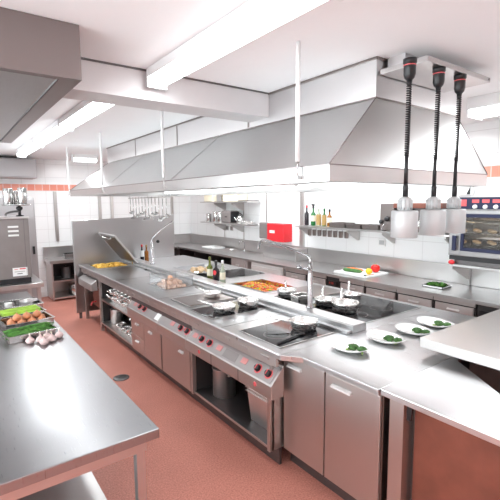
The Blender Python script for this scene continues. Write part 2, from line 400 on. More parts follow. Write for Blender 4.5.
# ------------------------------------------------------------------ heat lamps and their plate
t = thing('mounting_plate', 'long flat steel plate under the ceiling that carries the three heat lamps', 'plate', (2.5, 1.45, 2.66))
obj('plate', MB().box(2.19, 2.93, 1.32, 1.63, 2.655, 2.685), M['steel'], t, .003)
obj('support_block', MB().box(2.25, 2.85, 1.5, 1.62, 2.685, H-.002), M['duct'], t)
obj('screw', MB().lathe([(.008, 0), (.008, .004)], (2.90, 1.317, 2.67), 8, Matrix.Rotation(PI/2, 3, 'X')), M['darksteel'], t)
def heat_lamp(x, y, label):
    t = thing('heat_lamp', label, 'lamp', (x, y, 1.69), 0, 'heat lamps over the pass')
    top = 2.654
    m = MB().lathe([(.016, 2.545), (.026, 2.555), (.032, 2.575), (.032, 2.63), (.036, 2.632), (.036, top)], (x, y, 0), 24)
    h = obj('cord_housing', m, M['black'], t)
    obj('ring', MB().lathe([(.0332, 2.618), (.0332, 2.623)], (x, y, 0), 24), M['redmark'], h)
    pts = []; n = 32; zz0, zz1 = 2.14, 2.53
    for i in range(n*10+1):
        a = i/10*2*PI; z = zz1 - (zz1-zz0)*i/(n*10); pts.append((x+.011*math.cos(a), y+.011*math.sin(a), z))
    m = MB().tube(pts, .0044, 6).lathe([(.010, 2.51), (.016, 2.545)], (x, y, 0), 12)
    obj('coiled_cord', m, M['black'], t)
    m = MB().lathe([(.0115, 1.99), (.0105, 2.16)], (x, y, 0), 10).lathe([(.015, 1.918), (.015, 1.975), (.011, 1.99)], (x, y, 0), 14)
    obj('cord', m, M['black'], t)
    m = MB().lathe([(.035, 1.841), (.036, 1.845), (.036, 1.90), (.032, 1.912), (.015, 1.918)], (x, y, 0), 24)
    for k in range(12):
        a = 2*PI*k/12; m.tube([(x+.037*math.cos(a), y+.037*math.sin(a), 1.846), (x+.037*math.cos(a), y+.037*math.sin(a), 1.902)], .0045, 6)
    obj('cap', m, M['lampalu'], t)
    m = MB().lathe([(.070, 1.69), (.072, 1.692), (.072, 1.834), (.068, 1.841), (.034, 1.842), (.0345, 1.838), (.066, 1.837), (.0695, 1.832), (.0695, 1.692)], (x, y, 0), 32, cap0=False, cap1=False)
    m.lathe([(.070, 1.69), (.0695, 1.692)], (x, y, 0), 32, cap0=False, cap1=False)
    obj('lamp_shade', m, M['lampalu'], t)
    obj('bulb', MB().lathe([(.015, 1.836), (.02, 1.8), (.045, 1.76), (.05, 1.735), (.03, 1.72)], (x, y, 0), 20), M['white'], t)
heat_lamp(2.085, 1.36, 'silver heat lamp on black cord, leftmost of the three, hanging in front of the hood')
heat_lamp(2.36, 1.35, 'silver heat lamp on black cord, middle of the three over the pass')
heat_lamp(2.60, 1.35, 'silver heat lamp on black cord, rightmost of the three, overlapping the oven panel')

# ------------------------------------------------------------------ cooking island
WX0, WX1 = 1.70, 3.60
t = thing('worktop', 'continuous stainless steel worktop of the central cooking island', 'worktop', (2.65, 4.2, .86))
holes = [(1.82, 2.32, 6.38, 6.80), (1.98, 2.35, 4.32, 4.80), (2.78, 3.22, 3.50, 4.12), (2.80, 3.42, 5.2, 5.75)]
m = MB().slab([WX0, WX1], [1.98, 7.0], holes, .862, .90)
m.prism([(1.70, 1.98), (1.79, 1.86), (1.79, 1.285), (3.60, 1.285), (3.60, 1.98)], .862, .90)
obj('top', m, M['top'], t, .003)
obj('lip_highlight', MB().prism([(1.699, .889), (1.694, .890), (1.692, .896), (1.695, .902), (1.702, .9045), (1.709, .904), (1.709, .9005), (1.699, .9005)], 1.985, 6.998, 'y'), M['pale'], t)  # rolled lip, its highlight put in as paler steel
obj('near_lip_highlight', MB().box(1.784, 1.7895, 1.287, 1.86, .888, .901), M['pale'], t, .002)  # same painted lip highlight on the near stretch
m = MB()
m.prism([(2.42, .901), (2.58, .901), (2.58, .95), (2.57, .962), (2.43, .962), (2.42, .95)], 1.98, 6.98, 'y')
m.box(2.36, 2.419, 1.99, 6.98, .901, .925)
obj('service_ridge', m, M['top'], t, .003)
for (x0, x1, y0, y1), d in zip(holes, (.12, .10, .09, .09)):
    m = MB().shell(x0+.001, x1-.001, y0+.001, y1-.001, .90-d, .901)
    m.slab([x0-.02, x1+.02], [y0-.02, y1+.02], [(x0+.004, x1-.004, y0+.004, y1-.004)], .9005, .905)
    obj('well', m, M['pale'] if x0 == 2.80 else M['polish'], t)
m = MB()
for y in (6.2, 5.25, 3.95, 2.72): m.box(1.71, 2.355, y, y+.004, .9003, .9012)
for y in (4.75, 3.4, 2.9): m.box(2.59, 3.59, y, y+.004, .9003, .9012)
obj('joint', m, M['darksteel'], t)

# tall end panel
t = thing('splash_panel', 'tall stainless splash panel standing at the far end of the island', 'panel', (2.5, 7.03, .1))
m = MB().prism([(1.64, .1), (3.42, .1), (3.42, 1.665), (1.64, 1.61)], 7.02, 7.06, 'y')
obj('panel', m, M['panel'], t, .004)
m = MB().lathe([(.028, 0), (.028, .03), (.02, .035)], (3.09, 7.02, 1.19), 16, Matrix.Rotation(PI/2, 3, 'X'))
obj('knob', m, M['black'], t)
for x in (1.68, 3.36): obj('foot', MB().box(x, x+.04, 7.022, 7.058, .001, .1), M['darksteel'], t)

# bratt pan lid
t = thing('pan_lid', 'open hinged steel lid leaning over the pan at the island far end', 'lid', (2.38, 6.6, .925))
hxp, hzp, tx, tz = 2.37, .95, 2.02, 1.40
d = Vector((tx-hxp, 0, tz-hzp)).normalized(); n = Vector((d.z, 0, -d.x))
def lidpt(s_, q): p = Vector((hxp, 0, hzp)) + d*s_ + n*q; return (p.x, p.z)
ln = math.hypot(tx-hxp, tz-hzp)
m = MB().prism([lidpt(0, 0), lidpt(ln, 0), lidpt(ln, .025), lidpt(0, .025)], 6.16, 6.94, 'y')
obj('lid_plate', m, M['hood'], t, .004)
m = MB().prism([lidpt(.03, -.004), lidpt(ln-.03, -.004), lidpt(ln-.03, -.001), lidpt(.03, -.001)], 6.19, 6.91, 'y')
obj('lid_lining', m, M['griddle'], t)
m = MB()
for y in (6.3, 6.8): m.box(2.335, 2.385, y-.02, y+.02, .926, .975)
obj('hinge', m, M['polish'], t, .003)
p1 = lidpt(ln-.04, -.03)
m = MB().tube([(*[lidpt(ln-.02, 0)[0]], 6.3, lidpt(ln-.02, 0)[1]), (p1[0]-.01, 6.3, p1[1]), (p1[0]-.01, 6.8, p1[1]), (lidpt(ln-.02, 0)[0], 6.8, lidpt(ln-.02, 0)[1])], .008, 8)
obj('handle', m, M['polish'], t)

# yellow food, in the far well
m = MB()
for k in range(170):
    x = random.uniform(1.85, 2.29); y = random.uniform(6.41, 6.77); z = random.uniform(.86, .915); a = random.uniform(-.5, .5)
    dx, dy = .05*math.cos(a), .05*math.sin(a)
    x = min(max(x, 1.89), 2.25); y = min(max(y, 6.45), 6.73)
    m.tube([(x-dx, y-dy, z), (x, y, z+.008), (x+dx, y+dy, z)], .010, 5)
m.box(1.83, 2.31, 6.39, 6.79, .786, .87)
tag(obj('pasta', m, M['pasta']), 'mound of yellow pasta tubes filling the open pan at the far end', 'pasta', kind='stuff')

# taps on the ridge
def tap(x, y, label, spout, zc, knob=True):
    t = thing('tap', label, 'tap', (x, y, .962))
    m = MB().lathe([(.035, .9622), (.035, .975), (.024, .985), (.024, zc-.12), (.02, zc-.11), (.02, zc)], (x, y, 0), 20)
    obj('column', m, M['chrome'], t)
    obj('spout', MB().tube(spout, .013 if knob else .008, 10), M['chrome'], t)
    if knob:
        m = MB().tube([(x, y, 1.30), (x-.02, y+.10, 1.31)], .012, 10).ball((x-.02, y+.12, 1.31), .026, (1, 1, .8))
        obj('lever', m, M['chrome'], t)
def spl(pts, n=6):
    P = [Vector(p) for p in pts]; P = [P[0]*2-P[1]] + P + [P[-1]*2-P[-2]]; out = []
    for i in range(1, len(P)-2):
        for k in range(n):
            u = k/n; a, b_, c_, d_ = P[i-1:i+3]
            out.append(.5*((2*b_) + (c_-a)*u + (2*a-5*b_+4*c_-d_)*u*u + (3*b_-a-3*c_+d_)*u**3))
    out.append(P[-2]); return out
tx_, ty_ = 2.54, 2.56
tap(tx_, ty_, 'tall chrome swivel tap on the ridge between the two hob rows, nearest the camera',
    spl([(tx_, ty_, 1.36), (tx_, ty_+.01, 1.405), (tx_, ty_+.08, 1.43), (tx_, ty_+.35, 1.475), (tx_, ty_+.58, 1.512), (tx_, ty_+.68, 1.505), (tx_, ty_+.73, 1.46), (tx_, ty_+.74, 1.42)]), 1.37)
tx_, ty_ = 2.50, 5.9
tap(tx_, ty_, 'chrome tap with raised slanting spout near the far end of the ridge',
    spl([(tx_, ty_, 1.28), (tx_+.02, ty_, 1.36), (tx_+.12, ty_-.05, 1.47), (tx_+.30, ty_-.12, 1.61)]), 1.30, False)

# front units of the island ------------------------------------------------
FX = 1.75     # cabinet face plane
BX = 2.55     # back of the front units
def handle(y, z, x, parent, w=.09, along='y'):
    m = MB().prism([(x-.002, z), (x-.022, z+.002), (x-.022, z+.010), (x-.006, z+.022), (x-.002, z+.022)], y-w/2, y+w/2, 'y')
    h = obj('handle', m, M['grip'], parent); h['label'] = 'bright pressed steel handle'; return h
def front(name, x, y0, y1, z0, z1, t, hy=None, hz=None, mat='front', hw=.09):
    o = obj(name, MB().box(x-.018, x, y0, y1, z0, z1), M[mat], t, .003)
    handle(hy if hy is not None else (y0+y1)/2, hz if hz is not None else z1-.07, x-.018, o, hw)
    return o
def vent_rail(y0, y1, t):
    o = obj('vent_rail', MB().box(FX-.02, FX, y0+.001, y1-.001, .782, .861), M['front'], t)
    n = max(1, int((y1-y0)/.21))
    for k in range(n):
        y = y0 + (y1-y0)*(k+.5)/n; obj('vent_slot', MB().box(FX-.026, FX-.0201, y-.045, y+.045, .812, .830), M['steel'], o)
# fryer cradle at the far corner
t = thing('fryer_unit', 'small cradle unit with pale flap and red tank at island far corner', 'cabinet', (2.1, 6.6, 0))
m = MB()
for (x, y) in ((1.76, 6.12), (1.76, 6.93), (2.45, 6.12), (2.45, 6.93)): m.box(x, x+.05, y, y+.05, .001, .779)
m.box(1.78, 2.5, 6.13, 6.97, .62, .66); m.box(2.46, 2.5, 6.12, 6.98, .05, .62)
obj('frame', m, M['front'], t, .002)
obj('flap', MB().prism([(1.66, .70), (1.755, .76), (1.755, .60), (1.66, .60)], 6.2, 6.9, 'y'), M['steel'], t, .004)
obj('tank', MB().box(1.80, 2.2, 6.30, 6.62, .30, .615), M['brown'], t, .01)
obj('drain_valve', MB().tube([(1.80, 6.46, .38), (1.74, 6.46, .38), (1.72, 6.46, .33)], .014, 8), M['redmark'], t)
# open shelf unit
t = thing('open_shelf_unit', 'open two-shelf unit filled with small saucepans under the island top', 'shelf unit', (2.1, 5.45, 0))
m = MB().carcass(FX, BX, 4.82, 6.10, .13, .78)
m.box(FX-.001, FX+.02, 4.80, 4.82, .13, .78)
vent_rail(4.80, 6.98, t)
obj('body', m, M['front'], t, .002)
obj('shade_back', MB().box(BX-.03, BX-.022, 4.84, 6.08, .15, .76), M['dark'], t)  # dark sheet added to paint shade at the back of the opening
for y in (4.8205, 6.076): obj('shade_side', MB().box(FX+.03, BX-.03, y, y+.003, .152, .758), M['dark'], t)  # dark sheets painting the shade on the inner sides
obj('shelf', MB().box(FX+.01, BX-.03, 4.841, 6.079, .48, .50), M['steel'], t)
obj('plinth', MB().box(FX+.07, FX+.09, 4.8, 6.1, .001, .13), M['darksteel'], t)
# drawers + doors
def panel_unit(t, y0, y1, splits, knobs, disp, led=None):
    """sloping control panel with knobs"""
    prof = [(1.775, .555), (1.69, .555), (1.685, .565), (1.685, .655), (1.79, .765), (1.79, .78), (1.80, .78), (1.80, .555)]
    o = obj('control_panel', MB().prism(prof, y0, y1, 'y'), M['front'], t, .003)
    dirv = Vector((.105, 0, .110)).normalized(); nn = Vector((-dirv.z, 0, dirv.x))
    R = Matrix((dirv, Vector((0, 1, 0)), nn)).transposed()
    def on(s_, y, h): p = Vector((1.685, y, .655)) + dirv*s_ + nn*h; return p
    strip = MB()
    a, c, e, f = on(.012, y0+.02, .0015), on(.145, y0+.02, .0015), on(.145, y1-.02, .0015), on(.012, y1-.02, .0015)
    strip.face(a, c, e, f)
    so = obj('facing', strip, M['facing'], o); md = so.modifiers.new('s', 'SOLIDIFY'); md.thickness = .002
    for y in knobs:
        p = on(.07, y, .003)
        k = obj('knob', MB().lathe([(.026, 0), (.024, .022), (.019, .03)], p, 18, R), M['black'], t)
        k['label'] = 'black control knob on a red ring'
        obj('dial_ring', MB().lathe([(.036, 0), (.036, .002)], p, 24, R), M['redmark'], k)
        q = on(.07, y, .034)
        obj('pointer', MB().tube([q - dirv*.015, q + dirv*.022], .005, 6), M['redmark'], k)
    for y in disp:
        m = MB(); m.face(on(.05, y-.035, .004), on(.095, y-.035, .004), on(.095, y+.035, .004), on(.05, y+.035, .004))
        d_ = obj('display', m, M['screen'], t); md = d_.modifiers.new('s', 'SOLIDIFY'); md.thickness = .003
    for s_ in splits:
        obj('joint', MB().box(1.6835, 1.686, s_-.003, s_+.003, .56, .65), M['darksteel'], o)
    if led:
        for y in led:
            obj('indicator', MB().lathe([(.018, 0), (.016, .004)], (1.685, y, .612), 16, Matrix.Rotation(-PI/2, 3, 'Y')), M['redmark'], t)
    return o
t = thing('drawer_unit', 'cabinet with two small drawers and a narrow door, beside open shelves', 'cabinet', (2.1, 4.35, 0))
obj('body', MB().box(FX, BX, 3.93, 4.79, .13, .78), M['darksteel'], t); vent_rail(3.93, 4.79, t)
front('drawer', FX, 4.40, 4.775, .335, .535, t); front('drawer', FX, 4.40, 4.775, .135, .328, t)
front('door', FX, 3.945, 4.39, .135, .535, t, hy=4.2)
panel_unit(t, 3.93, 4.79, [], [4.47, 4.34], [4.62])
obj('sticker', MB().prism([(1.70, .676), (1.76, .7395), (1.759, .7405), (1.699, .677)], 3.93, 4.03, 'y'), M['white'], t)
obj('plinth', MB().box(FX+.07, FX+.09, 3.93, 4.79, .001, .13), M['darksteel'], t)
t = thing('cupboard', 'island cupboard with one wide door left of the stock pot bay', 'cabinet', (2.1, 3.6, 0))
obj('body', MB().box(FX, BX, 3.29, 3.925, .13, .78), M['darksteel'], t); vent_rail(3.29, 3.925, t)
front('door', FX, 3.305, 3.915, .135, .535, t, hy=3.46)
panel_unit(t, 3.29, 3.925, [], [3.46, 3.335], [3.64])
obj('plinth', MB().box(FX+.07, FX+.09, 3.29, 3.925, .001, .13), M['darksteel'], t)
t = thing('open_cupboard', 'open bay under the near hob holding a stock pot and food pans', 'cabinet', (2.1, 2.7, 0))
vent_rail(2.06, 3.285, t)
m = MB().carcass(FX, BX, 2.13, 3.285, .13, .78)
m.box(FX-.02, FX+.02, 3.255, 3.285, .13, .55); m.box(FX-.02, FX+.02, 2.13, 2.16, .13, .55)
obj('body', m, M['front'], t, .002)
obj('shade_back', MB().box(BX-.03, BX-.022, 2.152, 3.264, .152, .758), M['dark'], t)  # shade at the back of the bay, put in as a dark sheet
for y in (2.151, 3.258): obj('shade_side', MB().box(FX+.025, BX-.03, y, y+.006, .152, .758), M['dark'], t)  # shade on the bay sides, put in as dark sheets
obj('shade_top', MB().box(FX+.025, BX-.03, 2.158, 3.257, .752, .758), M['dark'], t)  # shade under the bay top, put in as a dark sheet
obj('bay_floor', MB().box(FX+.002, BX-.03, 2.158, 3.257, .1505, .154), M['darksteel'], t)
panel_unit(t, 2.06, 3.285, [2.84, 2.45], [3.06, 2.93, 2.26, 2.14], [3.18, 2.78, 2.43], [3.04, 2.24])
obj('meter_strip', MB().prism([(1.70, .676), (1.75, .728), (1.749, .729), (1.699, .677)], 2.52, 2.70, 'y'), M['machine'], t)
obj('plinth', MB().box(FX+.07, FX+.09, 2.13, 3.285, .001, .13), M['darksteel'], t)
# corner cupboard under the grey counter end
t = thing('cupboard', 'two-door steel cupboard at the near end of the island under the broccoli plates', 'cabinet', (2.1, 1.7, 0))
m = MB().box(1.862, 3.58, 1.30, 2.12, .13, .858)
obj('body', m, M['griddle'], t)
front('door', 1.86, 1.725, 2.11, .135, .835, t, hy=1.99, hw=.13); front('door', 1.86, 1.31, 1.715, .135, .835, t, hy=1.58, hw=.15)
obj('plinth', MB().box(1.92, 1.94, 1.30, 2.12, .001, .13), M['darksteel'], t)
# rear row of island units
t = thing('cupboard', 'long steel cabinet row on the back side of the island', 'cabinet', (3.1, 4.5, 0))
obj('body', MB().box(2.57, 3.56, 2.13, 7.0, .13, .77), M['backfront'], t)
for k in range(6):
    y = 2.2 + k*.79
    o = obj('door', MB().box(3.56, 3.575, y, y+.77, .14, .77), M['backfront'], t, .003)
    obj('handle', MB().box(3.576, 3.59, y+.3, y+.42, .70, .715), M['polish'], o)
obj('plinth', MB().box(2.62, 3.5, 2.2, 6.95, .001, .13), M['darksteel'], t)

# white counter continuing towards the camera
t = thing('counter', 'white-topped counter with clipped corner at lower right, next to the grey top', 'counter', (2.1, .7, 0))
m = MB().prism([(1.80, 1.28), (1.80, -.3), (2.0, -.3), (2.05, .62), (2.50, 1.22), (2.60, 1.28)], .868, .903)
obj('top', m, M['pale'], t, .004)
obj('body', MB().box(1.98, 2.0, -.3, 1.27, .12, .866), M['darksteel'], t)
obj('upright', MB().box(1.88, 2.0, 1.19, 1.275, .001, .866), M['front'], t)
obj('door', MB().box(1.955, 1.975, .62, 1.17, .13, .80), M['brown'], t, .003)  # steel door, the reflected red floor painted in as brown
obj('door', MB().box(1.955, 1.975, 0, .56, .13, .80), M['brown'], t, .003)  # brown again stands for the floor reflected in steel
obj('bracket', MB().prism([(1.16, .865), (1.16, .76), (1.14, .76), (1.13, .83), (1.10, .84), (1.10, .865)], 1.86, 1.875, 'x'), M['black'], t)
obj('towel_bar', MB().tube([(1.865, 1.13, .845), (1.865, .62, .845)], .008, 8), M['black'], t)
obj('leg', MB().box(1.95, 2.0, -.3, -.25, .001, .12), M['front'], t)
obj('leg', MB().box(2.0, 2.04, .56, .6, .001, .866), M['front'], t)
# raised pass shelf
t = thing('pass_shelf', 'raised thick steel pass shelf at right, above the white counter', 'shelf', (3.0, .9, 0))
obj('top', MB().box(2.41, 3.85, -.2, 1.43, .955, 1.02), M['front'], t, .004)
obj('pedestal', MB().box(2.75, 3.58, -.1, 1.27, .001, .954), M['front'], t, .004)

# hobs & griddles ----------------------------------------------------------
def hob(x0, x1, y0, y1, label, zones, group=None):
    t = thing('hob', label, 'hob', ((x0+x1)/2, (y0+y1)/2, .9015))
    obj('glass', MB().box(x0, x1, y0, y1, .902, .907), M['glass_hob'], t, .001)
    obj('frame', MB().slab([x0-.008, x1+.008], [y0-.008, y1+.008], [(x0, x1, y0, y1)], .9015, .908), M['polish'], t)
    for (x, y) in zones:
        o = obj('cooking_zone', MB().lathe([(.11, .9072), (.11, .9076)], (x, y, 0), 40).lathe([(.104, .9076), (.104, .9079)], (x, y, 0), 40), M['darksteel'], t)
        bm = bmesh.new(); bm.from_mesh(o.data); bm.free()
    return t
def ringz(mb, c, r, z):  # thin printed circle
    mb.lathe([(r, z), (r, z+.0004), (r-.003, z+.0004), (r-.003, z)], (c[0], c[1], 0), 40, cap0=False, cap1=False); return mb
def hob(x0, x1, y0, y1, label, zones, rims=True):
    t = thing('hob', label, 'hob', ((x0+x1)/2, (y0+y1)/2, .9015))
    obj('glass', MB().box(x0, x1, y0, y1, .902, .907), M['glass_hob'], t, .001)
    obj('frame', MB().slab([x0-.008, x1+.008], [y0-.008, y1+.008], [(x0, x1, y0, y1)], .9015, .908), M['polish'], t)
    for c in zones: obj('cooking_zone', ringz(MB(), c, .10, .9071), M['griddle'], t)
    return t
hob(1.78, 2.345, 2.96, 3.34, 'black glass hob holding two pans, just before the griddle plate', [(1.93, 3.13), (2.2, 3.13)])
hob(1.78, 2.345, 2.08, 2.55, 'large black glass hob with one saucepan, nearest on the aisle side', [(1.94, 2.3), (2.2, 2.3)])
hob(2.60, 3.50, 2.09, 2.80, 'wide black hob behind the tap carrying three pans', [(2.85, 2.3), (2.85, 2.6), (3.2, 2.3), (3.2, 2.6)])
hob(2.62, 2.95, 2.98, 3.28, 'small black glass hob by the carrot pan', [(2.8, 3.13)])
hob(2.95, 3.52, 4.45, 4.98, 'dark hob on the back side of island behind the wine bottles', [(3.2, 4.7)])
def griddle(x0, x1, y0, y1, label):
    t = thing('griddle', label, 'griddle', ((x0+x1)/2, (y0+y1)/2, .9015))
    obj('plate', MB().box(x0, x1, y0, y1, .9015, .918), M['griddle'], t, .004)
    obj('rim', MB().slab([x0-.012, x1+.012], [y0-.012, y1+.012], [(x0, x1, y0, y1)], .9015, .914), M['polish'], t)
griddle(1.82, 2.33, 3.44, 3.82, 'flat brown-grey griddle plate on the aisle side of the island')
griddle(2.99, 3.46, 2.95, 3.42, 'brown-grey griddle plate on the back side behind the tap')

# pans ---------------------------------------------------------------------
def saucepan(loc, r, h, label, rz=0, hl=.17, tilt=.25, group=None, lidded=False, handle_mat='pan', name='saucepan'):
    t = thing(name, label, 'pan', loc, rz, group)
    w = .003
    m = MB().lathe([(r*.80, 0), (r*.88, .006), (r*.97, h*.35), (r, h*.8), (r+.004, h), (r+.002, h+.002), (r-w, h), (r-w*1.5, h*.8), (r*.95-w, h*.35), (r*.86-w, .009), (r*.3, .007)], (0,0,0), 28)
    obj('bowl', m, M['pan'], t, world=False)
    c, s = math.cos(tilt), math.sin(tilt)
    pts = [(r-.002, 0, h*.72), (r+.03, 0, h*.75+.03*s), (r+hl*c*.6, 0, h*.75+hl*s*.7), (r+hl*c, 0, h*.75+hl*s)]
    m = MB().tube(pts, .010, 8); m2 = MB().tube(pts, .010, 8)
    for v in m.b.verts: v.co.y *= 1.2
    m2.b.free()
    obj('handle', m, M[handle_mat], t, world=False)
    return t
saucepan((1.98, 3.09, .9085), .105, .06, 'open steel frying pan with handle to the left, in front on the double-pan hob', PI*.62, .2, .1, name='frying_pan')
saucepan((2.25, 3.09, .9085), .10, .075, 'round steel saucepan at the back of the double-pan hob', -PI*.75, .12, .35)
saucepan((2.18, 3.62, .919), .085, .05, 'small steel pan resting on the aisle-side griddle plate', PI*.55, .2, .12)
saucepan((2.20, 2.28, .9085), .105, .07, 'steel saucepan on the nearest hob, handle pointing to the aisle', PI*.72, .2, .1)
saucepan((2.84, 2.42, .9085), .12, .09, 'large shiny saucepan nearest the camera on the wide black hob', PI*.30, .12, 1.2)
saucepan((2.86, 2.68, .9085), .10, .07, 'steel saucepan beside the tap on the wide black hob', PI*.3, .11, 1.25)
saucepan((3.22, 2.66, .9085), .09, .07, 'steel saucepan at the back of the wide black hob', PI*.3, .12, 1.2)
saucepan((2.80, 3.16, .9085), .10, .085, 'round steel bowl pan next to the tray of carrots', PI*.3, .09, 1.25)
saucepan((2.98, 2.87, .907), .06, .07, 'small steel pan between the square container and griddle', PI*.35, .08, 1.2) if False else None
# square gastro pan
t = thing('food_pan', 'square steel food container standing left of the near tap', 'container', (2.74, 2.89, .901))
m = MB().shell(2.655, 2.82, 2.83, 2.94, .9045, .995)
m.slab([2.645, 2.83], [2.82, 2.95], [(2.659, 2.816, 2.834, 2.936)], .992, .998)
obj('body', m, M['pan'], t, .002)
obj('plate', MB().box(2.68, 2.8, 2.826, 2.8295, .93, .965), M['steel'], t)
# dark reflection of a rod in the hob, modelled as a spoon
m = MB().tube([(1.80, 2.13, .914), (1.95, 2.155, .916), (2.04, 2.17, .915)], .007, 8).ball((2.075, 2.177, .918), .026, (1.3, .8, .28))
tag(obj('rod_reflection', m, M['black']), 'dark rod reflection shaped as a black spoon, across the nearest aisle-side hob', 'spoon')
# drum of carrots
m = MB()
for k in range(260):
    x = random.uniform(2.80, 3.20); y = random.uniform(3.52, 4.10)
    z = .858 + .035*(1-abs((x-3.0)/.2)**2)*random.uniform(.7, 1)
    a = Matrix.Rotation(random.uniform(0, PI), 3, 'Z') @ Matrix.Rotation(random.uniform(0, PI), 3, 'X')
    m.ball((min(max(x, 2.805), 3.195), min(max(y, 3.53), 4.09), z), .024, (1, .5, .45), 1, 0, a)
m.box(2.785, 3.215, 3.505, 4.115, .815, .855)
car = obj('diced_carrot', m, M['carrot']); tag(car, 'diced orange carrots and peppers filling the sunken pan on the island back side', 'carrots', kind='stuff')
car.data.materials.append(M['yellow']); car.data.materials.append(M['celery']); car.data.materials.append(M['tomato'])
for i, p in enumerate(car.data.polygons):
    g = (i//80) % 9
    p.material_index = {3: 1, 5: 2, 7: 3, 8: 1}.get(g, 0) if p.index < len(car.data.polygons)-6 else 0
# transparent bin of eggs
t = thing('clear_bin', 'clear square bin of brown eggs sunk into the aisle side of the island', 'bin', (2.14, 4.67, .81))
obj('walls', MB().shell(1.99, 2.34, 4.33, 4.79, .806, 1.02, .005), M['poly'], t)
obj('rim', MB().slab([1.982, 2.348], [4.322, 4.798], [(1.995, 2.335, 4.335, 4.785)], 1.018, 1.026), M['poly'], t)
spots = [(2.035+ix*.066, 4.385+iy*.082, .845) for iy in range(5) for ix in range(5)]
spots += [(2.066+ix*.066, 4.425+iy*.082, .892) for iy in range(4) for ix in range(4)]
spots += [(2.10+ix*.068, 4.47+iy*.084, .938) for iy in range(3) for ix in range(3)]
spots += [(2.135, 4.51, .982), (2.17, 4.60, .982)]
proto = None
for (x, y, z) in spots:
    lb = 'brown egg in the pile inside the clear bin on the island'
    if proto is None:
        proto = obj('egg', MB().ball((0,0,0), .03, (1, 1.28, 1), 2), M['egg']); tag(proto, lb, 'egg', 'eggs in the clear bin'); e = proto
    else:
        e = proto.copy(); C.objects.link(e)
    e.location = (x+random.uniform(-.003, .003), y+random.uniform(-.002, .002), z); e.rotation_euler = (random.uniform(-.2, .2), 0, random.uniform(-.3, .3))
obj('bar', MB().box(2.33, 2.47, 5.76, 5.80, .9015, .912), M['black']) and None
o = D.objects['bar']; o.name = 'scraper'; tag(o, 'short black scraper lying on the island near the far tap', 'scraper')
for v in o.data.vertices: pass

# plate of bread rolls
t = thing('serving_dish', 'round steel dish holding bread rolls behind the ridge', 'dish', (2.80, 4.96, .9013))
obj('dish', MB().lathe([(.09, 0), (.10, .004), (.17, .035), (.185, .042), (.185, .045), (.168, .038), (.095, .008)], (0,0,0), 32), M['polish'], t, world=False)
rp = None
for k in range(9):
    a = k*2*PI/6; rr = .115 if k < 6 else .045; a2 = a if k < 6 else (k-6)*2*PI/3+.4; z = .968 if k < 6 else .972
    if rp is None: rp = obj('bread_roll', MB().ball((0,0,0), .036, (1.25, .95, .85), 2), M['roll']); r = rp; tag(r, '', 'bread')
    else: r = rp.copy(); C.objects.link(r)
    r.location = (2.80+rr*math.cos(a2), 4.96+rr*math.sin(a2), z); r.rotation_euler = (0,0,a2+1.2)
    r['group'] = 'bread rolls on the round dish'; r['label'] = 'small golden bread roll piled on the round steel dish'
# sink on the back side
t = thing('sink_cup', 'small white cup standing behind the dish of bread rolls', 'cup', (3.03, 5.165, .9055))
t.name = 'cup'
obj('cup_body', MB().lathe([(.03, 0), (.04, .004), (.045, .075), (.046, .08), (.042, .08), (.036, .01)], (0,0,0), 20), M['china'], t, world=False)
obj('handle', MB().tube([(.043, 0, .06), (.065, 0, .055), (.065, 0, .03), (.04, 0, .022)], .005, 6), M['china'], t, world=False)

# bottles ------------------------------------------------------------------
def bottle(loc, h, r, glass, label, cap='black', lab='label', group=None, neck=.32, spout=False, lr=(.22, .52), liquid=None):
    t = thing('bottle', label, 'bottle', loc, 0, group)
    nr = r*.36; sh = h*(1-neck)
    m = MB().lathe([(r*.9, 0), (r, .006), (r, sh*.82), (r*.92, sh*.9), (nr*1.3, sh), (nr, sh+.02), (nr, h-.02), (nr*1.15, h-.018), (nr*1.15, h-.006), (nr*.9, h-.004)], (0,0,0), 24)
    obj('glass_body', m, M[glass], t, world=False)
    if lab: obj('paper_label', MB().lathe([(r+.0008, h*lr[0]), (r+.0008, h*lr[1])], (0,0,0), 24, cap0=False, cap1=False), M[lab], t, world=False)
    obj('cap', MB().lathe([(nr*1.25, h-.035), (nr*1.25, h+.004), (nr, h+.006)], (0,0,0), 16), M[cap], t, world=False)
    if spout:
        obj('trigger', MB().box(-.02, .02, -.012, .012, h+.006, h+.035).tube([(0, 0, h+.03), (-.05, 0, h+.035)], .008, 8), M[cap], t, world=False)
    return t
bottle((2.66, 4.47, .9015), .30, .036, 'oliveglass', 'olive green wine bottle with cream label, left of three on the island', 'oliveglass')
bottle((2.66, 4.32, .9015), .27, .042, 'darkglass', 'black bottle with round red emblem, middle of three on the island', 'black', None)
bottle((2.66, 4.17, .9015), .29, .034, 'clear', 'pale clear bottle with white cap, right of three on the island', 'white', 'label')
m = MB().lathe([(.022, 0), (.022, .002)], (0,0,0), 20, Matrix.Rotation(-PI/2, 3, 'Y'))
mid = [o for o in D.objects if o.name.startswith('bottle') and 'emblem' in o.get('label', '')][0]
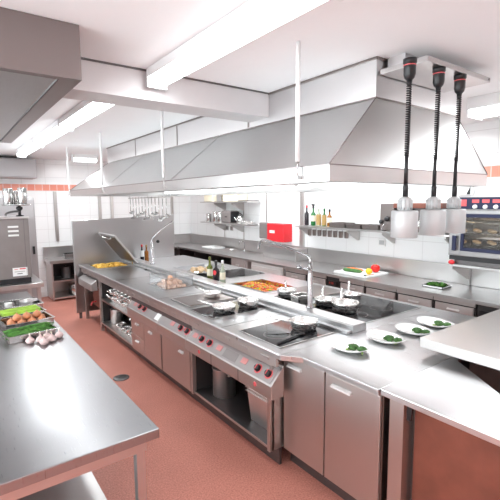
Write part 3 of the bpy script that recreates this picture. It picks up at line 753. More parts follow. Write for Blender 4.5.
# emblem curved round the body
em = MB(); n = 8
for i in range(n):
    a0 = PI+.55 - .0 + (i/n-.5)*1.1; a1 = PI+.55 + ((i+1)/n-.5)*1.1
    h0 = .03*math.sqrt(max(.05, 1-((i/n-.5)*2)**2)); h1 = .03*math.sqrt(max(.05, 1-(((i+1)/n-.5)*2)**2))
    R_ = .0432
    em.face((R_*math.cos(a0), R_*math.sin(a0), .13-h0), (R_*math.cos(a1), R_*math.sin(a1), .13-h1), (R_*math.cos(a1), R_*math.sin(a1), .13+h1), (R_*math.cos(a0), R_*math.sin(a0), .13+h0))
e = obj('emblem', em, M['red'], mid, world=False); e['label'] = 'round red emblem'
bottle((2.70, 6.80, .9015), .27, .034, 'darkglass', 'dark bottle with red cap and white label by the end panel', 'red', 'white', lr=(.25, .65))
bottle((2.70, 6.60, .9015), .28, .034, 'amber', 'amber oil bottle with long neck near the end panel', 'gold', None)
zs = 1.503
bottle((4.80, 4.93, zs), .32, .036, 'darkglass', 'dark red-capped wine bottle, leftmost on the wall shelf', 'red', None)
bottle((4.80, 4.78, zs), .31, .040, 'greenglass', 'green squeeze bottle with dark trigger next to the red-capped wine', 'rubber', 'label', spout=True)
bottle((4.80, 4.66, zs), .30, .040, 'clear', 'clear bottle with gold label in the middle of the shelf row', 'white', 'gold', spout=True, lr=(.05, .6))
bottle((4.80, 4.54, zs), .27, .034, 'greenglass', 'green-necked bottle with gold label, fourth on the wall shelf', 'greenglass', 'gold', lr=(.05, .65))
bottle((4.80, 4.43, zs), .26, .036, 'amber', 'brown glass bottle, rightmost of the wall shelf row', 'rubber', 'label')

# broccoli plates ----------------------------------------------------------
def boat_plate(loc, rz, label):
    t = thing('plate', label, 'plate', loc, rz, 'white boat plates along the pass')
    m = MB(); nseg = 36; rings = []
    prof = [(.0, .006), (.62, .006), (.85, .014), (1.0, .026), (1.0, .029), (.84, .018), (.6, .010), (.0, .0095)]
    prof = [(.62, 0), (.85, .010), (1.0, .024), (1.0, .027), (.84, .015), (.6, .006), (.05, .005)]
    for r, z in prof:
        ring = []
        for i in range(nseg):
            a = 2*PI*i/nseg; cx, sy = math.cos(a), math.sin(a)
            x = .112*r*math.copysign(abs(sy)**.9, sy)*(1+.12*cx); y = .145*r*cx
            ring.append(m.b.verts.new((x, y, z + (.012*abs(cx)**3 if r > .8 else 0))))
        rings.append(ring)
    for k in range(len(rings)-1):
        for i in range(nseg): m.b.faces.new((rings[k][i], rings[k][(i+1) % nseg], rings[k+1][(i+1) % nseg], rings[k+1][i])).smooth = True
    m.b.faces.new(rings[0][::-1]); m.b.faces.new(rings[-1])
    obj('dish', m, M['china'], t, world=False)
    return t
def floret(loc, rz, s, label):
    t = thing('broccoli_floret', label, 'broccoli', loc, rz)
    m = MB()
    for k in range(34):
        a = random.uniform(0, 2*PI); q = math.sqrt(random.random()); z = math.sqrt(max(0, 1-q*q))
        m.ball((.024*s*q*math.cos(a), .024*s*q*math.sin(a), .016+.014*s*z), .008*s, (1,1,.9), 1, .15)
    m.ball((0,0,.018), .02*s, (1.1, 1.1, .7), 2, .05)
    obj('crown', m, M['broccoli'], t, world=False)
    obj('stem', MB().tube([(0,0,.014), (-.012, -.01, .006), (-.03*s, -.018, .004)], .006, 8), M['stalk'], t, world=False)
P4 = [((2.14, 1.77), -.12, 'first (leftmost)'), ((2.48, 1.73), -.10, 'second from the left'), ((2.80, 1.71), -.08, 'third from the left'), ((3.10, 1.71), -.06, 'last (rightmost)')]
for (x, y), rz, w in P4:
    boat_plate((x, y, .9015), rz, 'white oval boat plate of broccoli, %s of four on the island' % w)
    for s_, dx, dy in ((1.35, -.015, -.035), (1.15, .0, -.095)):
        floret((x+dx, y+dy, .9085), random.uniform(0, 6), s_, 'green broccoli floret, %s on the %s boat plate' % ('larger one' if s_ > 1.2 else 'smaller one', w.split(' ')[0]))

# stock pot and containers in the open bay ----------------------------------
t = thing('stock_pot', 'tall steel stock pot in the open bay under the near hob', 'pot', (1.94, 3.04, .155))
obj('pot_body', MB().lathe([(.10, 0), (.105, .004), (.105, .25), (.112, .256), (.112, .26), (.101, .26), (.101, .01)], (0,0,0), 36), M['pot'], t, world=False)
for s_ in (-1, 1):
    obj('handle', MB().tube([(-.04, s_*.103, .22), (-.04, s_*.14, .225), (.04, s_*.14, .225), (.04, s_*.103, .22)], .007, 8), M['polish'], t, world=False)
t = thing('ladle', 'steel ladle with its handle over the rim of the stock pot', 'ladle', (1.96, 3.02, .25))
obj('handle', MB().tube([(1.96, 3.02, .30), (1.90, 3.13, .435), (1.88, 3.17, .44)], .006, 8), M['polish'], t)
obj('cup', MB().ball((1.96, 3.01, .29), .04, (1, 1, .6)), M['polish'], t)
for k in range(3):
    z = .155 + k*.03; g = .003*k
    t = thing('food_container', '%s of three nested deep steel food containers in the open bay' % ('bottom', 'middle', 'top')[k] + ' at the right', 'container', (1.97, 2.42, z), 0, 'nested food containers')
    q = .012 - .012*0
    m = MB(); a0, a1 = (.125, .095), (.15, .125)
    x0, x1, y0, y1 = 1.85, 2.10, 2.27, 2.56
    b0 = [(x0+.02, y0+.02), (x1-.02, y0+.02), (x1-.02, y1-.02), (x0+.02, y1-.02)]; b1 = [(x0, y0), (x1, y0), (x1, y1), (x0, y1)]
    va = [m.b.verts.new((*p, z+.001)) for p in b0]; vb = [m.b.verts.new((*p, z+.245)) for p in b1]
    m.b.faces.new(va[::-1])
    for i in range(4): m.b.faces.new((va[i], va[(i+1) % 4], vb[(i+1) % 4], vb[i]))
    o = obj('body', m, M['pot'], t); md = o.modifiers.new('s', 'SOLIDIFY'); md.thickness = .003; md.offset = -1
    obj('rim', MB().slab([x0-.014, x1+.014], [y0-.014, y1+.014], [(x0, x1, y0, y1)], z+.243, z+.248), M['pot'], t, .001)

# saucepans on open shelves --------------------------------------------------
ow_ = ['first', 'second', 'third', 'fourth', 'fifth', 'sixth', 'seventh']
def shelf_pans(z, rows, word):
    for r_, (x, ys) in enumerate(rows):
        for i, y in enumerate(ys):
            rr = .062 if (i+r_) % 2 else .055
            ordn = ['first', 'second', 'third', 'fourth', 'fifth', 'sixth', 'seventh', 'eighth', 'ninth'][i]
            saucepan((x, y, z), rr, .085 if (i+r_) % 3 else .065, 'small saucepan, %s from the near end, %s row, %s open shelf' % (ordn, ('front', 'back')[r_], word),
                     PI + random.uniform(-.9, .9), .09 if r_ == 0 else .07, .5, 'small saucepans on the open shelves')
shelf_pans(.501, [(1.87, [4.92+.145*k for k in range(7)]), (2.12, [4.95+.15*k for k in range(7)])], 'upper')
shelf_pans(.151, [(1.87, [4.92+.16*k for k in range(5)]), (2.12, [4.95+.16*k for k in range(6)])], 'lower')
for i in range(7):
    saucepan((1.875, 4.99+.145*i, .590), .058, .07, 'small saucepan stacked on others, upper open shelf, %s from the near end' % ow_[i], PI+random.uniform(-1.2, 1.2), .08, .4, 'saucepans stacked on the upper open shelf')
t = thing('stock_pot', 'steel pot at the far end of the lower open shelf', 'pot', (1.93, 5.92, .151))
obj('pot_body', MB().lathe([(.085, 0), (.09, .004), (.09, .20), (.096, .204), (.087, .206), (.087, .01)], (0,0,0), 28), M['pot'], t, world=False)
obj('handle', MB().tube([(-.03, -.088, .17), (-.03, -.108, .17), (.03, -.108, .17), (.03, -.088, .17)], .005, 6), M['polish'], t, world=False)
for s_, x in enumerate((1.86, 1.98)):
    t = saucepan((x, 5.35+.0*s_, .59) if False else (x+.02, 5.42, .588), .05, .05, 'little steel pan stacked on top of the others, %s one on upper shelf' % ('front', 'rear')[s_], PI*.8, .09, .6) if False else None

# utensils hanging under the hood -------------------------------------------
t = thing('utensil_rail', 'thin steel rail under the hood from which the ladles hang', 'rail', (2.5, 6.0, 1.96))
m = MB().tube([(2.5, 5.2, 1.965), (2.5, 6.8, 1.965)], .007, 8)
for y in (5.25, 6.0, 6.75): m.tube([(2.5, y, 1.965), (2.5, y, 2.076)], .004, 6)
obj('rod', m, M['steel'], t)
names = ['ladle', 'skimmer', 'ladle', 'strainer', 'ladle', 'skimmer', 'ladle', 'whisk', 'ladle', 'ladle', 'skimmer', 'ladle']
ordw = ['first', 'second', 'third', 'fourth', 'fifth', 'sixth', 'seventh', 'eighth', 'ninth', 'tenth', 'eleventh', 'last']
for i, nm in enumerate(names):
    y = 6.72 - i*.125; ln_ = .24 + .03*((i*7) % 4)
    t = thing(nm, 'steel %s hanging from the rail under the hood, %s counting from the far end' % (nm, ordw[i]), nm, (2.5, y, 1.96-ln_), random.uniform(-.5, .5), 'hanging kitchen utensils')
    m = MB().tube([(0, 0, ln_-.01), (0, .008, ln_+.012), (0, -.006, ln_+.018), (0, -.012, ln_+.004)], .003, 6).tube([(0, 0, ln_-.01), (0, 0, .03)], .0055, 6)
    obj('handle', m, M['polish'], t, world=False)
    if nm == 'whisk':
        m = MB()
        for k in range(6):
            a = PI*k/6; ca, sa = math.cos(a)*.03, math.sin(a)*.03
            m.tube([(0,0,.06), (ca, sa, .0), (ca*.7, sa*.7, -.04), (0,0,-.055), (-ca*.7, -sa*.7, -.04), (-ca, -sa, 0), (0,0,.06)], .0015, 5)
        obj('wires', m, M['polish'], t, world=False)
    else:
        rr = .045 if nm != 'skimmer' else .055; fl = .65 if nm != 'skimmer' else .15
        m = MB(); R_ = Matrix.Rotation(-.5, 3, 'X')
        m.lathe([(rr*.15, -rr*fl), (rr*.6, -rr*fl*.8), (rr*.9, -rr*fl*.4), (rr, 0), (rr*.97, 0), (rr*.86, -rr*fl*.36), (rr*.57, -rr*fl*.74), (rr*.14, -rr*fl*.93)], (0, -.03, .02), 20, R_, True, True)
        obj('bowl', m, M['polish'], t, world=False)

# ------------------------------------------------------------------ back wall counter
CX = 4.20; FXB = 4.24
t = thing('worktop', 'long stainless worktop along the tiled back wall with upstand', 'worktop', (4.55, 4, .86))
m = MB().prism([(CX, -.6), (XR-.002, -.6), (XR-.002, YF-.002), (3.35, YF-.002), (3.35, 8.45), (CX, 8.45)], .862, .90)
obj('top', m, M['steel'], t, .003)
m = MB().box(XR-.032, XR-.003, -.6, YF-.003, .901, 1.12).box(3.35, XR-.033, YF-.032, YF-.003, .901, 1.12)
obj('upstand', m, M['steel'], t, .003)
def back_drawer(y0, y1, label, z0=.14, splits=1, mat='backfront', gap=.02, body=None):
    t = thing('drawer_cabinet', label, 'cabinet', (4.55, (y0+y1)/2, 0))
    obj('body', MB().box(FXB+.02, XR-.04, y0+.002, y1-.002, .10, .858), M['dark'], t)
    if splits == 1:
        f = obj('drawer', MB().box(FXB, FXB+.02, y0+gap, y1-gap, z0+.36, .80), M[mat], t, .003)
        handle((y0+y1)/2, .74, FXB, f, .13)
        f = obj('drawer', MB().box(FXB, FXB+.02, y0+gap, y1-gap, z0, z0+.345), M[mat], t, .003)
        handle((y0+y1)/2, z0+.28, FXB, f, .13)
    obj('plinth', MB().box(FXB+.06, FXB+.08, y0+.002, y1-.002, .001, .10), M['darksteel'], t)
    obj('top_rail', MB().box(FXB, FXB+.02, y0+.002, y1-.002, .815, .858), M['front'], t)
    return t
back_drawer(4.36, 4.84, 'steel drawer cabinet under the wall worktop, next to the white one')
back_drawer(3.96, 4.355, 'steel drawer cabinet under the wall worktop, directly behind the near tap')
back_drawer(3.30, 3.72, 'steel drawer cabinet below the white chopping board')
back_drawer(2.84, 3.295, 'steel drawer cabinet just right of the chopping board')
back_drawer(2.38, 2.835, 'steel drawer cabinet below the herb tray')
back_drawer(1.93, 2.375, 'steel drawer cabinet right of the herb tray beside the pass shelf')
back_drawer(.9, 1.62, 'steel drawer cabinet hidden behind the raised pass shelf')
def ctrl(y0, y1, label):
    t = thing('control_cabinet', label, 'cabinet', (4.55, (y0+y1)/2, 0))
    obj('body', MB().box(FXB+.02, XR-.04, y0+.002, y1-.002, .10, .858), M['dark'], t); obj('plinth', MB().box(FXB+.06, FXB+.08, y0+.002, y1-.002, .001, .10), M['darksteel'], t)
    obj('front_panel', MB().box(FXB, FXB+.02, y0+.01, y1-.01, .12, .71), M['backfront'], t, .003)
    obj('display', MB().box(FXB-.003, FXB+.01, y0+.03, y1-.03, .74, .80), M['black'], t)
    obj('digits', MB().box(FXB-.004, FXB-.0031, y0+.09, y0+.13, .755, .785).box(FXB-.004, FXB-.0031, y0+.15, y0+.17, .755, .785), M['display'], t)
    m = MB()
    for k in range(5): m.box(FXB-.004, FXB-.001, y0+.05, y1-.05, .56+k*.022, .57+k*.022)
    obj('grille', m, M['darksteel'], t)
ctrl(3.73, 3.95, 'narrow refrigeration control unit with grille between drawer cabinets behind the tap')
ctrl(1.63, 1.92, 'refrigeration control unit with red digits at right edge behind the pass shelf')
t = thing('cupboard', 'white-fronted cupboard under the wall worktop behind the carrot pan', 'cabinet', (4.55, 5.3, 0))
obj('body', MB().box(FXB+.02, XR-.04, 4.90, 5.74, .10, .858), M['white'], t)
obj('door', MB().box(FXB, FXB+.02, 4.92, 5.72, .14, .62), M['white'], t, .003)
obj('drawer', MB().box(FXB, FXB+.02, 4.92, 5.72, .63, .80), M['white'], t, .003)
obj('plinth', MB().box(FXB+.06, FXB+.08, 4.9, 5.74, .001, .10), M['darksteel'], t)
t = thing('cupboard', 'steel cupboard right of the dark open shelves under the wall worktop', 'cabinet', (4.55, 6.1, 0))
obj('body', MB().box(FXB+.02, XR-.04, 5.86, 6.34, .10, .858), M['backfront'], t)
f = obj('door', MB().box(FXB, FXB+.02, 5.93, 6.34, .12, .85), M['backfront'], t, .003)
handle(6.13, .74, FXB, f)
obj('plinth', MB().box(FXB+.06, FXB+.08, 5.86, 6.34, .001, .10), M['darksteel'], t)
t = thing('open_shelf_unit', 'dark open shelf cabinet beneath the far part of the wall worktop', 'shelf unit', (4.55, 7.4, 0))
m = MB().carcass(FXB, XR-.04, 6.36, 8.44, .10, .858)
for y in (7.05, 7.75): m.box(FXB+.01, XR-.06, y, y+.02, .12, .838)
obj('body', m, M['dark'], t)
obj('shelf', MB().box(FXB+.02, XR-.07, 6.385, 7.045, .45, .465), M['darksteel'], t)
obj('shelf', MB().box(FXB+.02, XR-.07, 7.075, 7.745, .45, .465), M['darksteel'], t)
obj('shelf', MB().box(FXB+.02, XR-.07, 7.775, 8.415, .45, .465), M['darksteel'], t)
obj('foot', MB().box(FXB+.03, FXB+.07, 6.4, 6.44, .001, .1), M['darksteel'], t)
obj('foot', MB().box(FXB+.03, FXB+.07, 8.3, 8.34, .001, .1), M['darksteel'], t)
for k, (y, w_) in enumerate(((6.6, 'nearest'), (7.3, 'middle'), (8.0, 'farthest'))):
    t = thing('food_container', 'shallow steel container on the %s bay of the dark open shelves' % w_, 'container', (4.5, y, .466))
    obj('body', MB().shell(4.32, 4.62, y, y+.3, .466, .60).slab([4.31, 4.63], [y-.01, y+.31], [(4.324, 4.616, y+.004, y+.296)], .598, .603), M['polish'], t)
t = thing('open_shelf_unit', 'short dark open cabinet in the far corner beyond the island panel', 'shelf unit', (3.8, 8.8, 0))
m = MB(); m.box(3.38, 3.40, 8.50, YF-.04, .10, .858).box(4.17, 4.19, 8.50, YF-.04, .10, .858).box(3.40, 4.17, 8.50, YF-.04, .10, .12).box(3.40, 4.17, YF-.06, YF-.04, .12, .858).box(3.4, 4.17, 8.52, YF-.06, .45, .47)
obj('body', m, M['dark'], t)
obj('foot', MB().box(3.40, 3.44, 8.52, 8.56, .001, .1), M['darksteel'], t)
obj('foot', MB().box(4.1, 4.14, 8.52, 8.56, .001, .1), M['darksteel'], t)

# things standing on the wall counter
t = thing('backing_box', 'low stainless service box standing on the wall worktop under the red dispenser', 'box', (4.78, 5.42, .901))
obj('casing', MB().box(4.62, 4.895, 5.0, 5.86, .9012, 1.10), M['steel'], t, .004)
t.name = 'service_box'
t = thing('chopping_board', 'thick white plastic chopping board with vegetables on the wall worktop', 'board', (4.55, 3.6, .901))
obj('board', MB().box(4.30, 4.78, 3.33, 3.88, .9013, .93), M['white'], t, .006)
def veg_tube(name, p0, p1, r, mat, label, cat, bend=.01, taper=.75):
    p0, p1 = Vector(p0), Vector(p1); n = 10; pts = []; m = MB()
    rings = []
    for i in range(n+1):
        u = i/n; pts.append(p0.lerp(p1, u) + Vector((0, 0, bend*math.sin(PI*u))))
    d = (p1-p0).normalized(); u_ = Vector((0,0,1)); w = d.cross(u_).normalized()
    for i, p in enumerate(pts):
        u = i/n; rr = r*(math.sin(min(1, u*6+.15)*PI/2)*math.sin(min(1, (1-u)*6+.15)*PI/2))*(1-(1-taper)*u)
        rings.append([m.b.verts.new(p + (u_*math.cos(2*PI*k/14) + w*math.sin(2*PI*k/14))*rr) for k in range(14)])
    for i in range(n):
        for k in range(14): m.b.faces.new((rings[i][k], rings[i][(k+1) % 14], rings[i+1][(k+1) % 14], rings[i+1][k])).smooth = True
    m.b.faces.new(rings[0][::-1]); m.b.faces.new(rings[-1])
    return tag(obj(name, m, M[mat]), label, cat)
veg_tube('cucumber', (4.40, 3.80, .955), (4.44, 3.50, .955), .026, 'cucumber', 'dark green cucumber lying at front of the chopping board', 'cucumber', .0, .9)
veg_tube('carrot', (4.52, 3.84, .951), (4.54, 3.55, .951), .020, 'carrot', 'orange carrot lying behind the cucumber on the white board', 'carrot', .0, .5)
veg_tube('carrot', (4.59, 3.82, .948), (4.60, 3.62, .948), .017, 'carrot', 'smaller carrot farthest back on the white board', 'carrot', .0, .5)
def round_veg(name, loc, r, mat, label, cat, lobes=0, stem=True):
    t = thing(name, label, cat, (loc[0], loc[1], loc[2]))
    m = MB().ball((0, 0, r*.9), r, (1, 1, .92), 3)
    if lobes:
        for v in m.b.verts:
            a = math.atan2(v.co.y, v.co.x); k = 1 + .07*math.cos(lobes*a); v.co.x *= k; v.co.y *= k
    for v in m.b.verts:
        q = math.hypot(v.co.x, v.co.y)/r
        if v.co.z > r and q < .5: v.co.z -= .25*r*(1-q*2)
    obj('flesh', m, M[mat], t, world=False)
    obj('stem', MB().tube([(0,0,r*1.5), (0,0,r*1.85), (.006,0,r*2.05)], .004, 6), M['stalk'], t, world=False)
round_veg('bell_pepper', (4.45, 3.40, .931), .045, 'yellow', 'bright yellow pepper on the front corner of the board', 'pepper', 4)
round_veg('tomato', (4.64, 3.44, .931), .062, 'tomato', 'large red tomato at the back of the white board', 'tomato', 0)
t = thing('knife', 'kitchen knife on the near edge of the chopping board', 'knife', (4.36, 3.37, .931))
obj('blade', MB().prism([(4.33, 3.35), (4.50, 3.345), (4.51, 3.35), (4.48, 3.365), (4.33, 3.37)], .9305, .932), M['polish'], t)
obj('handle', MB().box(4.50 - .28, 4.33, 3.352, 3.368, .932, .944) if False else MB().box(4.305, 4.33, 3.345, 3.372, .9305, .944), M['black'], t, .003)
# herb tray
def tray(name, x0, x1, y0, y1, z, h, label, cat='tray', rz=0, mat='polish'):
    cx, cy = (x0+x1)/2, (y0+y1)/2; t = thing(name, label, cat, (cx, cy, z), rz)
    a, b_ = (x1-x0)/2, (y1-y0)/2
    obj('basin', MB().shell(-a, a, -b_, b_, 0, h), M[mat], t, world=False)
    obj('rim', MB().slab([-a-.012, a+.012], [-b_-.012, b_+.012], [(-a+.004, a-.004, -b_+.004, b_-.004)], h, h+.003), M[mat], t, .001, world=False)
    return t
def herbs(x0, x1, y0, y1, z, n, label, mat='herb', long_=False, rz=0):
    m = MB()
    for k in range(n):
        x = random.uniform(x0, x1); y = random.uniform(y0, y1); zz = z + random.uniform(0, .03)
        a = random.uniform(-.5, .5) + (0 if long_ else random.uniform(0, PI)); l = random.uniform(.02, .05) if not long_ else random.uniform(.05, .09)
        dx, dy = l*math.cos(a), l*math.sin(a)
        if long_: m.tube([(x-dx, y-dy*.4, zz), (x, y, zz+.012), (x+dx, y+dy*.4, zz+.004)], .003, 4)
        else:
            w_ = l*.45; nx, ny = -math.sin(a)*w_, math.cos(a)*w_
            m.face((x-dx, y-dy, zz), (x+nx, y+ny, zz+.012), (x+dx, y+dy, zz+.004), (x-nx, y-ny, zz+.008))
            m.ball((x, y, zz-.004), .008, (1,1,.7), 1, .3)
    o = obj('herbs', m, M[mat], None, fix=False); tag(o, label, 'herbs', kind='stuff'); return o
tray('tray', 4.42, 4.62, 2.38, 2.62, .9013, .022, 'small shallow steel tray of green leaves at the right of the wall worktop')
herbs(4.45, 4.59, 2.41, 2.59, .912, 130, 'bunch of green leaves in the small tray on the wall worktop')
t = tray('tray', 4.48, 4.80, 7.4, 7.85, .9013, .03, 'white shallow tray on the far part of the wall worktop', mat='white')
t = thing('tap', 'small chrome tap at the wall worktop below the double shelves', 'tap', (4.80, 6.7, .901))
obj('column', MB().lathe([(.022, .9012), (.022, .92), (.012, .93), (.012, 1.02)], (4.80, 6.7, 0), 16), M['chrome'], t)
obj('spout', MB().tube(spl([(4.80, 6.7, 1.01), (4.80, 6.7, 1.08), (4.76, 6.7, 1.11), (4.70, 6.72, 1.09), (4.68, 6.72, 1.04)]), .009, 8), M['chrome'], t)
t = thing('soap_dish', 'small white bowl beside the little wall tap', 'bowl', (4.66, 6.95, .901)); t.name = 'bowl'
obj('bowl_body', MB().lathe([(.025, .0005), (.05, .03), (.052, .035), (.048, .033), (.02, .006)], (0,0,0), 20), M['china'], t, world=False)

# dispenser
t = thing('wall_dispenser', 'bright red wall box with white label and grey side housing', 'dispenser', (4.8, 5.7, 1.2))
obj('housing', MB().box(4.80, XR-.002, 5.885, 6.22, 1.20, 1.50), M['machine'], t, .02)
obj('front_box', MB().box(4.72, XR-.002, 5.42, 5.88, 1.18, 1.50), M['red'], t, .012)
obj('label_plate', MB().box(4.716, 4.72, 5.66, 5.80, 1.33, 1.38), M['white'], t)
obj('roller', MB().lathe([(.03, 0), (.03, .05)], (4.82, 6.225, 1.42), 14), M['white'], t)

# shelves on the right wall
def wall_shelf(x0, y0, y1, z, label, ubr, name='wall_shelf', th=.025):
    t = thing(name, label, 'shelf', (4.8, (y0+y1)/2, z))
    obj('board', MB().box(x0, XR-.003, y0, y1, z-th, z), M['steel'], t, .003)
    for y in ubr:
        obj('bracket', MB().prism([(XR-.01, z-th-.002), (XR-.01, z-th-.16), (XR-.04, z-th-.16), (x0+.03, z-th-.03), (x0+.03, z-th-.002)], y-.012, y+.012, 'y'), M['front'], t)
    return t
wall_shelf(4.62, 1.20, 5.02, 1.50, 'long wall shelf with bottles and the coffee machine along back wall', (3.95, 3.35, 2.5, 4.95))
wall_shelf(4.60, 6.32, 8.10, 1.46, 'lower of the two stacked wall shelves at left, with pots', (6.9, 7.55))
wall_shelf(4.60, 6.32, 8.10, 1.90, 'upper of the two stacked wall shelves, close under the hood edge', (6.9, 7.55))
for y, w_, lab in ((5.16, .05, 'wide grey vertical rail on the back wall left of the bottles'), (6.16, .03, 'vertical steel rail at the right end of the stacked shelves'), (6.9, .025, 'vertical steel rail behind the middle of the stacked shelves'), (7.62, .025, 'vertical steel rail at the far side of the stacked shelves')):
    tag(obj('wall_rail', MB().box(XR-.028 if w_ > .04 else XR-.009, XR-.003, y-w_, y+w_ if w_ > .04 else y, 1.121, H-.1), M['front']), lab, 'rail')
for x, lab in ((1.84, 'thin vertical steel rail on the far tiled wall at left'), (4.42, 'vertical rail on the far wall next to the back corner'), (2.72, 'left one of the two vertical rails on the far wall under the hood end'), (2.98, 'right one of the two vertical rails on the far wall under the hood end')):
    tag(obj('wall_rail', MB().box(x-.03, x+.03, YF-.03, YF-.003, 1.121, 2.13), M['front']), lab, 'rail')

# shelf contents, stacked shelves
def box_on(name, x0, x1, y0, y1, z0, z1, mat, label, cat, extra=None, bev=.008):
    t = thing(name, label, cat, ((x0+x1)/2, (y0+y1)/2, z0))
    obj('body', MB().box(x0, x1, y0, y1, z0+.001, z1), M[mat], t, bev)
    return t
zl = 1.4602
def canister(x, y, z, r, h, label, mat='polish', lid=True, name='canister', group=None):
    t = thing(name, label, 'canister', (x, y, z), 0, group)
    obj('body', MB().lathe([(r*.97, .001), (r, .005), (r, h-.004), (r*.98, h)], (0,0,0), 28), M[mat], t, world=False)
    if lid: obj('lid', MB().lathe([(r*1.03, h), (r*1.03, h+.015), (r*.5, h+.022), (.012, h+.024), (.012, h+.04)], (0,0,0), 28), M[mat], t, world=False)
    return t
canister(4.72, 7.93, zl, .06, .15, 'short steel canister farthest left on the lower stacked shelf')
canister(4.72, 7.62, zl, .085, .23, 'tall steel canister left on the lower stacked shelf', lid=False)
canister(4.72, 7.43, zl, .085, .22, 'tall steel canister in front of the toaster on lower stacked shelf', lid=False)
t = box_on('toaster', 4.65, 4.88, 6.98, 7.32, zl, zl+.25, 'machine', 'brown-grey steel toaster on the lower stacked shelf', 'toaster', bev=.03)
obj('side_panel', MB().box(4.66, 4.87, 6.968, 6.979, zl+.02, zl+.23), M['black'], t, .003)
obj('lever', MB().box(4.63, 4.65, 7.10, 7.14, zl+.12, zl+.14), M['black'], t)
canister(4.66, 7.2, zl, .028, .06, 'tiny white jar in front of the toaster', 'china', False, 'jar') if False else None
t = thing('kettle', 'round steel kettle with white front on the lower stacked shelf', 'kettle', (4.74, 6.75, zl))
obj('body', MB().lathe([(.07, .001), (.082, .01), (.085, .08), (.075, .13), (.04, .16), (.012, .165), (.012, .18)], (0,0,0), 28), M['polish'], t, world=False)
obj('handle', MB().tube(spl([(.0, -.075, .12), (0, -.07, .17), (0, 0, .2), (0, .06, .17), (0, .07, .13)]), .007, 8), M['black'], t, world=False)
obj('spout', MB().tube([(-.07, .03, .07), (-.105, .045, .12)], .014, 8, .008), M['polish'], t, world=False)
for i, y in enumerate((6.60, 6.49, 6.38)):
    saucepan((4.74, y, zl+.001) if i != 1 else (4.72, y, zl+.001), .047, .05, 'low steel pan, %s right of the kettle on the stacked shelf' % ('first', 'second', 'third')[i], PI, .08, .3)
zu = 1.9002
for i, (y0, y1, h, mat, lab) in enumerate(((7.65, 8.02, .20, 'label', 'cream cardboard box at the far end of the upper stacked shelf'), (7.32, 7.5, .22, 'polish', 'narrow steel box left of the upright on the upper stacked shelf'), (6.72, 7.26, .20, 'label', 'wide beige storage box in the middle of the upper stacked shelf'))):
    t = box_on('storage_box', 4.66, 4.90, y0, y1, zu, zu+h, mat, lab, 'box')
    obj('lid', MB().box(4.65, 4.91, y0-.01, y1+.01, zu+h, zu+h+.02), M[mat], t, .004)
tag(obj('baking_tray', MB().box(4.63, 4.9, 6.34, 6.66, zu+.0005, zu+.02), M['darksteel']), 'flat dark baking tray at the right end of the upper stacked shelf', 'tray')
# sockets
for y, x, z in ((7.5, 0, 1.33), (7.33, 0, 1.33)):
    t = thing('wall_socket', 'grey wall socket under the lower stacked shelf, %s one' % ('left' if y > 7.4 else 'right'), 'socket', (XR-.01, y, z))
    obj('plate', MB().box(XR-.014, XR-.001, y-.05, y+.05, z-.05, z+.05), M['steel'], t, .003)
    obj('cover', MB().box(XR-.02, XR-.0145, y-.035, y+.035, z-.035, z+.035), M['machine'], t)
t = thing('wall_socket', 'pale wall socket under the shelf bracket near the coffee machine', 'socket', (XR-.01, 3.55, 1.30))
obj('plate', MB().box(XR-.014, XR-.001, 3.49, 3.61, 1.26, 1.36), M['white'], t, .003)
obj('cover', MB().box(XR-.02, XR-.0145, 3.51, 3.59, 1.28, 1.34), M['lampalu'], t)
t = thing('wall_socket', 'white switch box with black mark on the wall above the oven', 'socket', (XR-.01, 2.42, 2.0))
obj('plate', MB().box(XR-.03, XR-.001, 2.33, 2.52, 1.95, 2.07), M['white'], t, .004)
obj('switch', MB().prism([(2.36, 1.96), (2.40, 1.96), (2.36, 2.05)], XR-.036, XR-.0305, 'x'), M['black'], t)

# trays on the shelf, cups under it
for i, (y0, y1, h, lab) in enumerate(((4.0, 4.30, .07, 'first steel food tray to the right of the bottles on the wall shelf'), (3.72, 3.98, .055, 'second steel food tray on the wall shelf'), (3.42, 3.70, .06, 'third steel food tray on the wall shelf, beside the coffee machine'))):
    tray('food_tray', 4.66, 4.88, y0, y1, 1.5012, h, lab, 'tray', mat='griddle')
tag(obj('wooden_spoon', MB().tube([(4.70, 4.385, 1.508), (4.72, 4.325, 1.508)], .006, 6), M['roll']), 'short wooden stick between the last bottle and first tray', 'spoon')
ow = ['first', 'second', 'third', 'fourth', 'fifth', 'sixth', 'seventh', 'eighth']
for i in range(8):
    y = 4.74 - i*.108
    t = thing('measuring_cup', 'small steel cup hanging beneath the wall shelf, %s from the left' % ow[i], 'cup', (4.68, y, 1.355), 0, 'cups hanging under the wall shelf')
    obj('cup_body', MB().lathe([(.028, 0), (.03, .003), (.034, .09), (.036, .093), (.033, .092), (.027, .006)], (0,0,0), 20), M['griddle'], t, world=False)
    obj('hook', MB().tube([(.036, 0, .08), (.04, 0, .10), (.02, 0, .119)], .003, 6), M['polish'], t, world=False)

# coffee machine
t = thing('coffee_machine', 'wide coffee machine with brown top band behind the heat lamps', 'coffee machine', (4.75, 3.0, 1.501))
obj('body', MB().box(4.68, 4.90, 2.55, 3.16, 1.545, 1.80), M['darksteel'], t, .006)
obj('side_column', MB().box(4.60, 4.90, 3.16, 3.36, 1.51, 1.855), M['griddle'], t, .006)
obj('top_band', MB().box(4.59, 4.90, 2.52, 3.159, 1.80, 1.86), M['brown'], t, .004)
obj('drip_tray', MB().box(4.62, 4.90, 2.52, 3.159, 1.51, 1.545), M['machine'], t, .004)
for k, y in enumerate((2.72, 2.95)):
    g = obj('brew_group', MB().lathe([(.035, 1.72), (.035, 1.77), (.02, 1.80)], (4.65, y, 0), 18), M['polish'], t)
    obj('filter_handle', MB().tube([(4.62, y, 1.725), (4.54, y, 1.715)], .012, 8), M['black'], g)
obj('steam_knob', MB().ball((4.575, 3.24, 1.66), .035, (.7, 1, 1)), M['black'], t)
